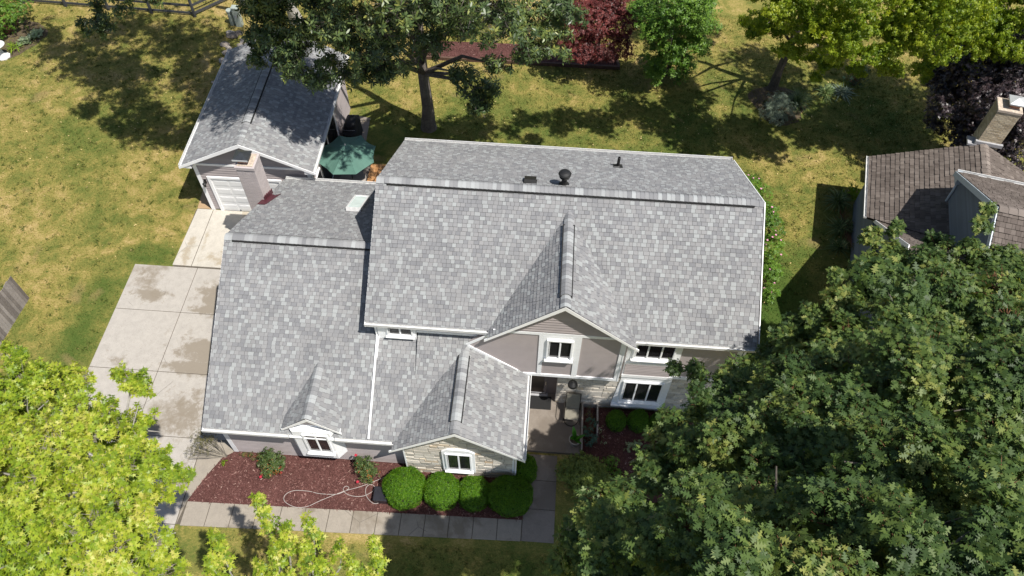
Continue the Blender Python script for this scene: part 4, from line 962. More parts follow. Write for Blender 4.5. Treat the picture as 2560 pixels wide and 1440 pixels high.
m = MB(); O = Q(n0+.30, m0+.08, top+.42); qv = [O, O+na*.62, O+na*.62+nb*.62, O+nb*.62, O+na*.31+nb*.31+Z_*.13]; m.add(qv, [(0, 1, 4), (1, 2, 4), (2, 3, 4), (3, 0, 4), (3, 2, 1, 0)]); m.obox(O-Z_*.06, na*.62, nb*.62, Z_*.055); m.obox(Q(n0+.45, m0+.25, top+.3), na*.02, nb*.3, Z_*.1); m.build('chimney_cap', 'cap_white', cho)
m = MB(); m.obox(Q(n0-.10, m0-.10, 4.62), na*(n1-n0+.2), nb*.12, Z_*.16); m.obox(Q(n0-.35, m0-.12, 4.50), na*.36, nb*.5, Z_*.10); m.build('chimney_flashing', 'lead', cho)

# ================================================================== FENCES, BOXES, SMALL YARD THINGS
def rail_fence(pts, label, zs=(.12, .62, 1.12), post_h=1.32, spacing=2.5):
    t = thing('rail_fence', label, 'fence', (pts[0][0], pts[0][1], 0))
    for p, q in zip(pts[:-1], pts[1:]):
        p, q = V3(*p, 0), V3(*q, 0); D = q-p; L = np.linalg.norm(D); D /= L; S = np.cross(Z_, D); n = max(1, round(L/spacing))
        for i in range(n+1):
            m = MB(); c_ = p+D*L*i/n; m.obox(c_-D*.06-S*.06, D*.12, S*.12, Z_*post_h); m.build('post', 'fence_dark', t)
        m = MB()
        for z in zs: m.obox(p+S*.062+Z_*z, D*L, S*.035, Z_*.14)
        m.build('rails', 'fence_dark', t)
        g = MB(); k = int(L/.12)
        for i in range(k): g.tube([p+D*L*i/k+S*.066+Z_*.05, p+D*L*i/k+S*.066+Z_*1.2], .003, 3, cap=False)
        for z in np.arange(.1, 1.2, .14): g.tube([p+S*.066+Z_*z, q+S*.066+Z_*z], .003, 3, cap=False)
        g.build('wire_mesh', 'black', t)
rail_fence([(-34.5, 26.9), (-30.97, 26.48), (-20.55, 26.08), (-18.9, 27.9), (-17.2, 29.6)], 'dark rail fence with wire mesh along the far left end of the lawn')
# weathered board fence with bin, left edge
wf = thing('board_fence', 'weathered grey board fence at the left edge in front of a black bin', 'fence', (-21.6, 5.95, 0))
p0, p1 = V3(-21.50, 5.95, 0), V3(-22.15, -3.2, 0); D = p1-p0; L = np.linalg.norm(D); D /= L; S = V3(-D[1], D[0], 0); k = int(L/.145); m = MB()
for i in range(k):
    h = 1.62+random.uniform(-.03, .03); m.obox(p0+D*(i*.145)+S*random.uniform(-.006, .006)-Z_*.02, D*.136, -S*.02, Z_*h, random.random())
m.build('boards', 'woodgrey', wf)
m = MB()
for z in (.3, 1.3): m.obox(p0-S*.06+Z_*z, D*L, -S*.04, Z_*.09, .3)
m.build('rails', 'woodgrey', wf)
m = MB()
for i in range(5): m.obox(p0+D*i*2.2-S*.10, D*.09, S*.09, Z_*1.5, .2)
m.build('posts', 'woodgrey', wf)
bn = thing('wheeled_bin', 'black lidded bin standing behind the weathered board fence', 'bin', (-22.9, 5.5, 0))
m = MB(); m.prism([(-23.35, 5.0, 0), (-22.55, 5.0, 0), (-22.5, 5.75, 0), (-23.35, 5.75, 0)], (0, 0, 1.15)); m.build('bin_body', 'binblack', bn, bevel=.03)
m = MB(); m.box(-23.42, -22.46, 4.95, 5.82, 1.15, 1.22); m.box(-23.3, -22.6, 5.05, 5.7, 1.22, 1.25); lid = m.build('lid', 'binblack', bn, bevel=.02)
m = MB(); m.tube([(-22.40, 5.1, 1.12), (-22.38, 5.12, 1.15), (-22.38, 5.68, 1.15), (-22.40, 5.7, 1.12)], .02, 6); m.build('handle', 'lead', lid)
# utility pedestals
def pedestal(x, y, w_, d_, h, label, round_=False, red=False):
    t = thing('utility_pedestal', label, 'utility box', (x, y, 0), 'utility pedestals by the far corner')
    m = MB()
    if round_: m.lathe((x, y, 0), [(w_, 0), (w_, h-.08), (w_*1.15, h-.08), (w_*1.12, h), (.01, h+.02)], 16)
    else: m.box(x-w_/2, x+w_/2, y-d_/2, y+d_/2, 0, h-.09)
    m.build('body', 'pedestal', t, bevel=0 if round_ else .015)
    if not round_:
        m = MB(); m.box(x-w_/2-.02, x+w_/2+.02, y-d_/2-.02, y+d_/2+.02, h-.09, h); m.build('cap', 'pedestal', t, bevel=.02)
        m = MB(); m.box(x-w_*.18, x+w_*.18, y-d_/2-.006, y-d_/2-.001, h*.5, h*.62); m.build('label_plate', 'red_label' if red else 'lead', t)
pedestal(-18.15, 25.6, .16, .16, .95, 'short round pale green utility post with a cap beside the taller box', True)
pedestal(-17.72, 25.5, .36, .32, 1.25, 'tall square pale green utility box at the head of the rock pile')
pedestal(-18.0, 27.4, .28, .22, 1.1, 'narrow pale utility box with a red sticker behind the other two', red=True)
# rocks
k = 0
for i in range(42):
    x = random.uniform(-18.1, -15.9); y = random.uniform(20.4, 24.9); r = random.uniform(.13, .30)
    bm = bmesh_rock = None
    m = MB(); ph = random.random()*6; prof = [(.02, 0), (r*.8, .01), (r, r*.35), (r*.72, r*.7), (.02, r*.8)]
    m.lathe((x, y, -.02), prof, 7, random.random())
    m.v = [(x+(a-x)*(1.25 if i % 2 else .85)+random.uniform(-.03, .03), y+(b-y)*(.8 if i % 2 else 1.1)+random.uniform(-.03, .03), c_+random.uniform(-.02, .02)) for a, b, c_ in m.v]
    o = m.build('rock', 'rock', None); tag(o, 'rough tan-grey fieldstone among the others in the rock pile behind the detached garage', 'rock', 'fieldstones in the rock pile')
dg = thing('drain_grate', 'black slatted grate leaning by the back left corner of the detached garage', 'grate', (-16.3, 19.4, 0))
for i in range(6):
    m = MB(); m.box(-16.55+i*.12, -16.49+i*.12, 18.9, 19.9, .02, .28); m.build('slat', 'black', dg)
# bird bath
bt = thing('bird_bath', 'white cast-stone bird bath on a scalloped base at the left edge of the lawn', 'bird bath', (-29.9, 21.6, 0))
m = MB(); m.lathe((-29.9, 21.6, 0), [(.36, 0), (.36, .06), (.30, .10), (.20, .14), (.14, .25)], 8); m.build('base', 'cast', bt)
m = MB(); m.lathe((-29.9, 21.6, .25), [(.13, 0), (.085, .15), (.10, .35), (.14, .42)], 14); m.build('pedestal', 'cast', bt)
m = MB(); m.lathe((-29.9, 21.6, .67), [(.14, 0), (.34, .07), (.40, .13), (.37, .135), (.30, .08), (.02, .05)], 22); m.build('basin', 'cast', bt)

# ================================================================== PATIO
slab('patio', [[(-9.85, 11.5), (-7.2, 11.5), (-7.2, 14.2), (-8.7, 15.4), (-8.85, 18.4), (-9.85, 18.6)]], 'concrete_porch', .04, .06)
dk = thing('wood_platform', 'low orange-brown wooden deck corner beside the patio table', 'deck', (-7.1, 13.8, 0)); m = MB()
for i in range(11): m.box(-8.15+i*.145, -8.02+i*.145, 11.6, 14.95, .20, .24, random.random())
m.build('boards', 'woodorange', dk); m = MB(); m.box(-8.12, -6.58, 11.6, 14.9, .0, .19, .2); m.build('skirt', 'woodorange', dk)
ub = thing('patio_umbrella', 'green eight-panel patio umbrella open over the table between house and detached garage', 'umbrella', (-8.72, 13.42, 0))
ux, uy, uz, ur = -8.70, 13.42, 2.32, 1.36; m = MB(); n8 = 8; a0 = math.radians(73)
for i in range(n8):
    a, b = a0+i*math.pi/4, a0+(i+1)*math.pi/4; rows = 6; cols = 6; vs = []
    for r_ in range(rows+1):
        t = r_/rows
        for c_ in range(cols+1):
            q = c_/cols; px = (1-q)*math.cos(a)+q*math.cos(b); py = (1-q)*math.sin(a)+q*math.sin(b); edge = 1-.05*math.sin(math.pi*q)*t
            z = .50*(1-t)**1.15-.10*math.sin(math.pi*q)*t*(.6)
            vs.append((ux+px*ur*t*edge, uy+py*ur*t*edge, uz+z-.0))
    W1 = cols+1
    fs = [(r_*W1+c_, (r_+1)*W1+c_, (r_+1)*W1+c_+1, r_*W1+c_+1) for r_ in range(rows) for c_ in range(cols)]
    m.add(vs, fs, .5)
cn = m.build('canopy', 'greenfab', ub, smooth=False); sm = cn.modifiers.new('thick', 'SOLIDIFY'); sm.thickness = .004
m = MB()
for i in range(n8):
    a, b = a0+i*math.pi/4, a0+(i+1)*math.pi/4; vs = [(ux, uy, uz+.60)]
    for q in np.linspace(0, 1, 7):
        px = (1-q)*math.cos(a)+q*math.cos(b); py = (1-q)*math.sin(a)+q*math.sin(b); rr = .30*(1-.10*math.sin(math.pi*q)); vs.append((ux+px*rr, uy+py*rr, uz+.47+.0*q-.03*math.sin(math.pi*q)))
    m.add(vs, [(0, j, j+1) for j in range(1, 7)], .5)
vt = m.build('vent_flap', 'greendark', cn)
for i in range(n8):
    a = a0+i*math.pi/4; m = MB(); pts = [(ux+math.cos(a)*ur*t, uy+math.sin(a)*ur*t, uz+.50*(1-t)**1.15+.004) for t in np.linspace(.1, 1, 7)]; m.tube(pts, .008, 5); m.build('rib', 'greendark', ub)
m = MB(); m.lathe((ux, uy, uz+.58), [(.02, 0), (.035, .03), (.02, .08), (.005, .1)], 10); m.build('finial', 'cast', ub)
m = MB(); m.lathe((ux, uy, .03), [(.24, 0), (.22, .06), (.03, .10), (.022, .15), (.022, 2.85)], 14); m.build('pole', 'frame_dark', ub)
tb = thing('patio_table', 'round patio table under the green umbrella', 'table', (ux, uy, 0))
m = MB(); m.lathe((ux, uy, .70), [(.02, 0), (.62, 0), (.64, .02), (.62, .04), (.03, .04)], 28); m.build('tabletop', 'pot', tb)
for k in range(4):
    a = k*math.pi/2+.6; m = MB(); m.tube([(ux+.45*math.cos(a), uy+.45*math.sin(a), .7), (ux+.55*math.cos(a), uy+.55*math.sin(a), .04)], .018, 6); m.build('leg', 'frame_dark', tb)

def sling_chair(loc, rz, label, group=None, seatmat='sling', scale=1.0, rocker=True):
    t = thing('patio_chair', label, 'chair', loc, group); R = Matrix.Rotation(rz, 3, 'Z')
    def X(p): v = R @ (Vector(p)*scale); return (v.x+loc[0], v.y+loc[1], v.z+loc[2])
    m = MB(); seat = [(-.26, -.28, .40), (-.26, .0, .375), (-.26, .20, .39)]; nseg = 6
    def strip(path, wd, th=.012):
        vs = []; fs = []
        for i, (y, z) in enumerate(path):
            for x in (-wd, wd): vs.append(X((x, y, z)))
        fs = [(2*i, 2*i+1, 2*i+3, 2*i+2) for i in range(len(path)-1)]; return vs, fs
    vs, fs = strip([(-.30, .42), (-.26, .435), (-.1, .405), (.1, .39), (.22, .40)], .26); m.add(vs, fs); o = m.build('seat', seatmat, t); o.modifiers.new('s', 'SOLIDIFY').thickness = .012
    m = MB(); vs, fs = strip([(.22, .40), (.28, .55), (.36, .78), (.45, 1.02), (.47, 1.06)], .26); m.add(vs, fs); o = m.build('backrest', seatmat, t); o.modifiers.new('s', 'SOLIDIFY').thickness = .012
    for sx in (-1, 1):
        m = MB(); x = sx*.275; m.tube([X((x, -.31, .40)), X((x, -.26, .435)), X((x, .1, .39)), X((x, .22, .40)), X((x, .36, .78)), X((x, .48, 1.09))], .014*scale, 6); m.build('frame', 'frame_dark', t)
        m = MB(); x = sx*.315; m.tube([X((x, -.28, .03)), X((x, -.30, .55)), X((x, -.22, .63)), X((x, .1, .64)), X((x, .32, .66))], .014*scale, 6); m.build('armrest', 'frame_dark', t)
        m = MB(); m.tube([X((sx*.30, .30, .68)), X((sx*.30, .20, .36)), X((sx*.30, .30, .03))], .013*scale, 6); m.build('leg', 'frame_dark', t)
    m = MB(); m.tube([X((-.285, .48, 1.09)), X((-.15, .49, 1.10)), X((.15, .49, 1.10)), X((.285, .48, 1.09))], .014*scale, 6); m.build('top_rail', 'frame_dark', t)
    if rocker:
        m = MB(); n = 24; m.tube([X((.30*math.cos(2*math.pi*k/n), -.02+.36*math.sin(2*math.pi*k/n), .025)) for k in range(n+1)], .016*scale, 6); m.build('base_ring', 'frame_dark', t)
    else:
        m = MB(); m.tube([X((-.3, -.28, .1)), X((.3, -.28, .1))], .012*scale, 6); m.build('stretcher', 'frame_dark', t)
    return t
sling_chair((2.07, 2.02, .15), math.radians(-3), 'tan sling swivel patio chair with dark frame on the front porch against the stone wall', 'patio chairs')
sling_chair((-8.02, 13.15, .04), math.radians(-100), 'tan-seated dark framed chair half tucked at the right side of the patio table', 'patio chairs', rocker=False)
sling_chair((-9.35, 12.75, .04), math.radians(120), 'dark framed chair on the left side of the table under the umbrella', 'patio chairs', rocker=False)
# covered grill
gr = thing('covered_grill', 'barbecue under a black fabric cover beside the detached garage', 'grill', (-9.55, 17.1, 0)); m = MB()
n = 18; prof = [(0, 1.02, .60), (.5, 1.0, .58), (.85, .98, .56), (.9, .70, .50), (1.12, .58, .42), (1.2, .40, .26), (1.21, .02, .02)]
vs = []
for (z, L_, W_2) in prof:
    for k in range(n):
        a = 2*math.pi*k/n; ca, sa = math.cos(a), math.sin(a); sq = lambda v: math.copysign(abs(v)**.45, v); wv = 1+.03*math.sin(5*a+z*3)
        vs.append((-9.42+sq(ca)*W_2*.62*wv, 16.9+sq(sa)*L_*.78*wv, .04+z))
m.add(vs, [(i*n+k, i*n+(k+1) % n, (i+1)*n+(k+1) % n, (i+1)*n+k) for i in range(len(prof)-1) for k in range(n)]); m.build('cover', 'blackfab', gr)
m = MB(); m.tube([(-9.75, 16.33, 1.06), (-9.42, 16.27, 1.08), (-9.1, 16.33, 1.06)], .008, 5); m.build('piping', 'lead', gr)

# ================================================================== PORCH THINGS
m = MB(); m.obox((.34, 2.28, .152), (.92, 0, 0), (0, .58, 0), (0, 0, .012)); o = m.build('doormat', 'rubber', None, bevel=.004); tag(o, 'black rectangular doormat in front of the front door', 'doormat')
def pot(x, y, z, r, label):
    t = thing('plant_pot', label, 'plant pot', (x, y, z), 'pale pots on the porch'); m = MB()
    m.lathe((x, y, z), [(r*.62, 0), (r*.66, .04), (r*.55, .06), (r*.85, .24), (r*.92, .36), (r, .38), (r, .43), (r*.86, .43), (r*.82, .36)], 22); m.build('body', 'pot', t)
    m = MB(); m.lathe((x, y, z+.35), [(r*.82, 0), (r*.82, .02), (.01, .03)], 18); m.build('soil', 'soil', t); return t
p1_ = pot(2.22, .92, .15, .23, 'pale urn on the right front corner of the porch holding a broad-leaved plant')
p2_ = pot(.25, .85, .15, .23, 'pale urn half hidden under the porch roof edge at the left of the porch')
bp_ = thing('potted_plant', 'bright green broad-leaved plant growing in the pale urn on the porch', 'plant', (2.22, .92, .5))
for k, (dx, dy, dz, ln, wd) in enumerate(((-.10, .30, .62, .75, .16), (.34, .10, .34, .55, .13), (.15, -.05, .45, .45, .12), (-.18, -.05, .30, .42, .12), (.25, -.22, .22, .40, .11), (-.05, .18, .52, .55, .12))):
    d = V3(dx, dy, dz); d /= np.linalg.norm(d); S = np.cross(d, Z_); S /= np.linalg.norm(S); U2 = np.cross(S, d); m = MB(); vs = []
    for i in range(9):
        t = i/8; wv = wd*math.sin(math.pi*min(1, .12+t*.9))**.8*.5+.004; c_ = V3(2.22, .92, .52)+d*ln*t-Z_*.22*ln*t*t
        vs += [tuple(c_-S*wv+U2*.15*wv), tuple(c_), tuple(c_+S*wv+U2*.15*wv)]
    m.add(vs, [f for i in range(8) for f in ((3*i, 3*i+3, 3*i+4, 3*i+1), (3*i+1, 3*i+4, 3*i+5, 3*i+2))], random.random()); m.build('leaf', 'banana', bp_, smooth=True)
# planter kerb
pk = thing('planter_kerb', 'narrow stone kerb framing the planting strip right of the porch', 'kerb', (2.5, 1.8, 0))
m = MB(); m.box(2.47, 2.53, .62, 2.63, 0, .34); m.build('kerb', 'pot', pk); m = MB(); m.box(2.53, 3.06, 2.56, 2.62, 0, .34); m.build('kerb', 'pot', pk); m = MB(); m.box(3.06, 3.12, 1.35, 2.62, 0, .34); m.build('kerb', 'pot', pk)
# garden hose on the mulch, black box by the boxwood
hp = [(-4.45, -.72), (-4.63, -.85), (-5.6, -1.36), (-6.21, -1.60), (-7.0, -2.02), (-7.42, -2.27), (-7.85, -2.33), (-8.28, -2.16), (-8.34, -1.92), (-8.06, -1.72), (-7.5, -1.70), (-7.09, -1.76), (-6.5, -1.74), (-6.22, -1.62), (-6.05, -1.48), (-6.15, -1.40), (-6.26, -1.50), (-6.12, -1.68), (-5.8, -1.76), (-5.45, -1.72), (-5.16, -1.52), (-5.12, -1.34), (-5.28, -1.26), (-5.42, -1.40), (-5.38, -1.66), (-5.22, -1.86), (-5.0, -1.98), (-4.80, -1.90), (-4.7, -1.7)]
sp = []
for i in range(len(hp)-1):
    p_ = [V3(*hp[max(0, min(len(hp)-1, j))], 0) for j in (i-1, i, i+1, i+2)]
    for t in (0, .25, .5, .75):
        sp.append(.5*((2*p_[1])+(-p_[0]+p_[2])*t+(2*p_[0]-5*p_[1]+4*p_[2]-p_[3])*t*t+(-p_[0]+3*p_[1]-3*p_[2]+p_[3])*t**3)+V3(0, 0, .085))
m = MB(); m.tube(sp, .010, 6); o = m.build('garden_hose', 'hose', None, smooth=True); tag(o, 'thin pale garden hose looping over the red mulch bed', 'hose')
hb = thing('hose_box', 'black hose box half hidden behind the largest lit boxwood', 'hose box', (-4.85, -1.62, 0)); m = MB(); m.box(-5.02, -4.55, -1.95, -1.45, .03, .36); m.build('body', 'binblack', hb, bevel=.02); m = MB(); m.box(-5.04, -4.53, -1.97, -1.43, .36, .39); m.build('lid', 'binblack', hb, bevel=.01)

# ================================================================== SHRUBS AND PLANTS
T_DIA, T_OVA, T_OAK, T_MAP, T_NEE = template(DIA), template(OVA), template(OAK, .12, .25), template(MAP, .10, .2), template(NEE, .05, .15)
T_ASH = template([(0, 0), (.35, .15), (.7, .12), (1, 0)])
def clipped_shrub(x, y, r, h, label, group, rx=1.0, ry=1.0, mat='boxleaf', L=.035, dens=3400, name='clipped_shrub', power=3.0):
    t = thing(name, label, 'shrub', (x, y, 0), group)
    m = MB(); prof = [(.05, 0)]+[(r*.93*(1-abs((zz-.42)/.58 if zz > .42 else (zz-.42)/.6)**power)**(1/power)*1.0, h*zz*.955) for zz in (.02, .12, .3, .5, .65, .78, .88, .95)]+[(.02, h*.95)]
    m.lathe((x, y, 0), prof, 22, 0); m.v = [(x+(a-x)*rx, y+(b-y)*ry, c_) for a, b, c_ in m.v]; m.build('branches', 'leafmass', t)
    n = int(dens*(r*r*2+2*r*h*.9)); zz = rng.random(n)*1.0; th = rng.uniform(0, 6.28, n); top = rng.random(n) < .45
    rad = np.where(zz > .42, (1-np.abs((zz-.42)/.58)**power)**(1/power), (1-np.abs((zz-.42)/.6)**power)**(1/power))
    rr = np.where(top, np.sqrt(rng.random(n)), rad); zt = .42+.58*(1-np.clip(rr, 0, .999)**power)**(1/power); zz = np.where(top, zt, zz)
    nzs = .05*np.sin(3*th+x*9)*np.sin(4*zz+x)+.035*np.sin(7*th+zz*9+x*5)
    P = np.stack([x+r*rr*(1+nzs)*np.cos(th)*rx, y+r*rr*(1+nzs)*np.sin(th)*ry, h*zz*(1+nzs*.6)], 1)+rng.normal(0, .011, (n, 3))
    A = np.stack([np.cos(th)*rr, np.sin(th)*rr, (zz-.42)*1.4], 1)+rng.normal(0, .35, (n, 3)); st_ = rng.random(n) < .035; P = P+unit(A)*np.where(st_, rng.uniform(.02, .07, n), 0)[:, None]
    V, F, tn = rosettes(P, A, 4, L, T_DIA, .1, 1.1, .004, np.clip(rng.random(n)*.8+.1, 0, 1), .15); np_mesh('foliage', V, F, tn, mat, t)
    return t
grp = 'clipped boxwoods along the front walk'
clipped_shrub(-3.95, -1.42, .74, .92, 'largest sunlit round clipped boxwood at the left end of the row', grp)
clipped_shrub(-2.58, -1.42, .67, .84, 'shaded clipped boxwood second from the left in the row, under the stone gable window', grp, 1.0, .95)
clipped_shrub(-1.40, -1.42, .58, .84, 'narrow clipped boxwood third from the left in the row', grp, .97, 1.05)
clipped_shrub(-.08, -1.42, .80, .90, 'wide squarish clipped boxwood at the right end of the row by the porch walk', grp, 1.03, .85, power=3.4)
clipped_shrub(.42, -.35, .46, .85, 'upright rounded bush between the stone gable corner and the porch walk', None, .9, 1.1)
g2 = 'small boxwood balls under the front window'
clipped_shrub(3.82, 1.95, .37, .62, 'small boxwood ball nearest the planter under the large front window', g2)
clipped_shrub(4.68, 2.0, .40, .66, 'middle boxwood ball under the large front window', g2)
clipped_shrub(5.50, 1.98, .37, .62, 'right-hand boxwood ball half covered by oak branches', g2)
def loose_bush(x, y, blobs, label, mat, T, L, k=5, dens=90, name='bush', cat='bush', group=None, stem='twigred', tone_w=None, up=.5, twr=.004, lo=-.1, hi=.8, inner=.35, aup=.6):
    t = thing(name, label, cat, (x, y, 0), group); bl = [(x+a, y+b, c_, r) for a, b, c_, r in blobs]
    P = crown(t, bl, dens, k, L, T, mat, up, inner, lo, hi, aup, .01, None, name='foliage')
    m = MB()
    for i in random.sample(range(len(P)), min(60, len(P))):
        q = P[i]; m.tube([(x+random.uniform(-.06, .06), y+random.uniform(-.06, .06), 0), (x*.4+q[0]*.6, y*.4+q[1]*.6, q[2]*.45), tuple(q)], [.012, .008, .004], 4, cap=False)
    m.build('stems', stem, t); return t, P
loose_bush(2.5, -.45, [(0, 0, .72, .80), (-.5, .1, .55, .56), (.55, .0, .55, .6), (.1, -.5, .45, .5), (.1, .4, .5, .5), (0, 0, .3, .6)], 'broad dark olive spreading shrub at the right corner of the porch walk', 'shrubleaf', T_OVA, .075, 6, 760, group=None, aup=.8)
def roses(x, y, blobs, label, nfl, sx):
    t, P = loose_bush(x, y, blobs, label, 'roseleaf', T_OVA, .065, 6, 520, 'rose_bush', 'rose bush', 'rose bushes in the front mulch bed')
    for (a, b, c_) in nfl:
        m = MB()
        for q in range(9):
            th = q*2.4; r_ = .018+.004*q; d = .045-.003*q; m.lathe((x+a+math.cos(th)*r_, y+b+math.sin(th)*r_, c_), [(.004, 0), (d*.7, .015), (d*.5, .035), (.003, .04)], 6)
        m.build('flower', 'red_flower', t)
roses(-9.05, -.92, [(0, 0, .62, .42), (.3, .05, .5, .38), (-.28, .15, .5, .35), (.05, .2, .8, .3), (.0, -.2, .35, .35), (.4, .2, .85, .18), (-.05, .25, .95, .2)], 'leafy red rose bush under the garage wall, the left of the two', [(.42, -.25, .3), (-.32, -.42, .2), (-.27, -.36, .28)], 1)
roses(-5.52, -.85, [(0, 0, .55, .38), (.28, .0, .45, .32), (-.2, .2, .62, .28), (.1, .2, .75, .26), (.1, -.25, .3, .3), (-.22, .2, .85, .15)], 'red rose bush near the stone gable, the right of the two', [(-.28, .25, 1.12), (-.22, -.42, .25)], 1)
loose_bush(4.3, .9, [(0, 0, .22, .25), (.3, .2, .2, .2)], 'pale variegated low plant in the shaded bed below the boxwood balls', 'hostaleaf', T_OVA, .09, 6, 260, 'perennial', 'plant')
loose_bush(3.6, .15, [(0, 0, .35, .35), (-.3, -.2, .3, .28), (.2, -.4, .3, .3)], 'mid-green perennial between the broad olive shrub and the oak in the shaded bed', 'greenleaf', T_OVA, .09, 6, 260, 'perennial', 'plant')
# small weeping shrub by the driveway
wt, P = loose_bush(-10.95, -.55, [(-.55, .15, .95, .5), (-.95, -.15, .75, .4), (-.35, .35, 1.1, .3), (-.8, .3, .95, .4)], 'sparse bronze-leaved shrub leaning over the driveway at the garage corner', 'dryleaf', T_DIA, .042, 5, 420, 'small_tree', 'shrub', stem='twigpale', inner=.1)
m = MB(); m.tube([(-10.9, -.58, .03), (-11.1, -.42, .5), (-11.4, -.3, 1.0), (-11.7, -.25, 1.25)], [.03, .025, .018, .01], 7, .6); m.build('trunk', 'bark', wt)
loose_bush(-10.85, -.92, [(0, 0, .15, .16)], 'tiny lime-green seedling in the mulch below the leaning shrub', 'limeleaf', T_OVA, .08, 6, 300, 'seedling', 'plant')
for i, (x, y) in enumerate(((-10.2, -.55), (-9.9, -.52), (-9.65, -.55))):
    pass
loose_bush(-9.95, -.50, [(-.35, 0, .18, .16), (0, 0, .2, .17), (.35, -.02, .2, .17)], 'low trailing dark green ground plant along the foot of the garage wall', 'roseleaf', T_DIA, .04, 5, 700, 'trailing_plant', 'plant')
# bare sapling and dark shrub at the left edge
sp_ = thing('sapling', 'thin nearly bare sapling in a worn brown patch on the left lawn', 'sapling', (-25.8, 11.0, 0)); m = MB()
for i in range(26):
    a = random.random()*6.28; h = random.uniform(.5, 1.2); r_ = random.uniform(.2, .7); m.tube([(-25.8, 11.0, 0), (-25.8+math.cos(a)*r_*.3, 11+math.sin(a)*r_*.3, h*.5), (-25.8+math.cos(a)*r_, 11+math.sin(a)*r_, h)], [.014, .009, .004], 4, .5, cap=False)
m.build('stems', 'twigpale', sp_); V, F, tn = rosettes(np.array([[-25.8+random.gauss(0, .35), 11+random.gauss(0, .35), random.uniform(.4, 1.1)] for _ in range(60)]), rng.normal(0, 1, (60, 3)), 4, .05, T_DIA); np_mesh('foliage', V, F, tn, 'dryleaf', sp_)
loose_bush(-28.6, 14.6, [(-.5, 0, .7, .8), (-.4, -.7, .5, .6), (-.8, .6, .6, .7)], 'dark shrub cut off by the left edge of the picture', 'oakleaf', T_OVA, .10, 6, 330, 'shrub', 'shrub')
# planter planting
loose_bush(2.8, 1.25, [(0, 0, .5, .33), (.05, .45, .45, .28), (.05, -.3, .42, .28)], 'blue-green leafy perennial filling the planting strip beside the porch', 'blueleaf', T_OVA, .08, 5, 260, 'perennial', 'plant')
loose_bush(2.8, 2.15, [(0, 0, .3, .3), (0, .25, .25, .2)], 'dry dark-stemmed plant at the wall end of the planting strip', 'shrubleaf', T_DIA, .04, 4, 120, 'perennial', 'plant', stem='bark')
loose_bush(3.25, 1.5, [(0, 0, .25, .2), (.1, -.4, .22, .18)], 'thin white-variegated plant spilling right of the planting strip', 'hostaleaf', T_OVA, .06, 4, 120, 'perennial', 'plant')
loose_bush(.25, .85, [(0, 0, .68, .2)], 'leafy plant in the left porch pot below the roof edge', 'blueleaf', T_OVA, .08, 5, 300, 'potted_plant', 'plant')
def grass_clump(x, y, n, L, label, mat='blade_long', w_=.03, spread=1.0, group=None, h=.6, name='ornamental_grass'):
    t = thing(name, label, 'ornamental grass', (x, y, 0), group); Vs = []; Fs = []; tn = []; k = 6
    th = rng.uniform(0, 6.28, n); ln = L*rng.uniform(.65, 1.15, n); el = rng.uniform(.25, 1.35, n); bx = rng.normal(0, .07*spread, (n, 2))
    D = np.stack([np.cos(th)*np.cos(el), np.sin(th)*np.cos(el), np.sin(el)], 1); S = np.stack([-np.sin(th), np.cos(th), np.zeros(n)], 1)
    for i in range(k+1):
        q = i/k; c_ = np.array([x, y, 0])+np.concatenate([bx, np.zeros((n, 1))], 1)+D*(ln*q)[:, None]; c_[:, 2] -= h*ln*q*q*.9; c_[:, 2] = np.maximum(c_[:, 2], .02)
        wv = w_*(1-q**2.2)*.5+.001; Vs += [c_-S*wv, c_+S*wv]
    V = np.stack(Vs, 1).reshape(-1, 3); o = np.arange(n)[:, None]*(2*k+2); F = np.concatenate([o+np.array([[2*i, 2*i+1, 2*i+3, 2*i+2]]) for i in range(k)])
    np_mesh('blades', V, F, np.tile(np.clip(rng.random(n), 0, 1), k), mat, t); return t
gg = 'strap-leaved clumps along the neighbour wall'
grass_clump(14.55, 14.5, 150, 1.15, 'large strap-leaved clump nearest the back corner of the slate-blue wall', w_=.05, group=gg)
grass_clump(14.35, 12.75, 120, 1.05, 'strap-leaved clump halfway along the slate-blue wall', w_=.05, group=gg)
grass_clump(14.75, 12.9, 70, .85, 'smaller strap-leaved clump against the slate-blue wall', w_=.05, group=gg)
grass_clump(14.15, 11.6, 90, .9, 'strap-leaved clump at the near end of the slate-blue wall by the oak', w_=.05, group=gg)
loose_bush(15.15, 15.05, [(0, 0, .4, .4), (.3, -.3, .35, .3)], 'lime-green large-leaved hosta tucked behind the strap-leaved clumps', 'limeleaf', T_OVA, .22, 5, 60, 'hosta', 'plant')
loose_bush(14.6, 13.6, [(0, 0, .3, .45), (0, -.9, .3, .35), (-.1, -2.2, .3, .4)], 'low pinkish-leaved perennials between the clumps by the slate-blue wall', 'dryleaf', T_DIA, .06, 5, 130, 'perennial', 'plant')
grass_clump(13.6, 21.6, 260, 1.3, 'fine-bladed ornamental grass fountain under the leaning birch', w_=.018)
grass_clump(15.2, 22.4, 90, .95, 'yellowish strap-leaved clump right of the fine grass fountain', w_=.05)
grass_clump(16.1, 22.5, 90, .95, 'grey-green iris-like clump at the right end of the island bed', 'juniper', .05)
loose_bush(12.3, 20.5, [(0, 0, .5, .75), (-.5, -.3, .4, .55), (.5, -.2, .45, .6), (.1, .5, .5, .6), (.0, -.6, .3, .5)], 'blue-green spreading juniper at the front of the island bed', 'juniper', T_NEE, .13, 8, 300, 'juniper', 'juniper', aup=.25, lo=-.2, hi=.5)
loose_bush(16.9, 23.3, [(0, 0, .5, .8), (0, 0, 1.1, .55), (0, 0, 1.6, .3)], 'small dark conical spruce in the shade behind the iris clump', 'blueleaf', T_NEE, .12, 8, 200, 'small_spruce', 'spruce', aup=.1)
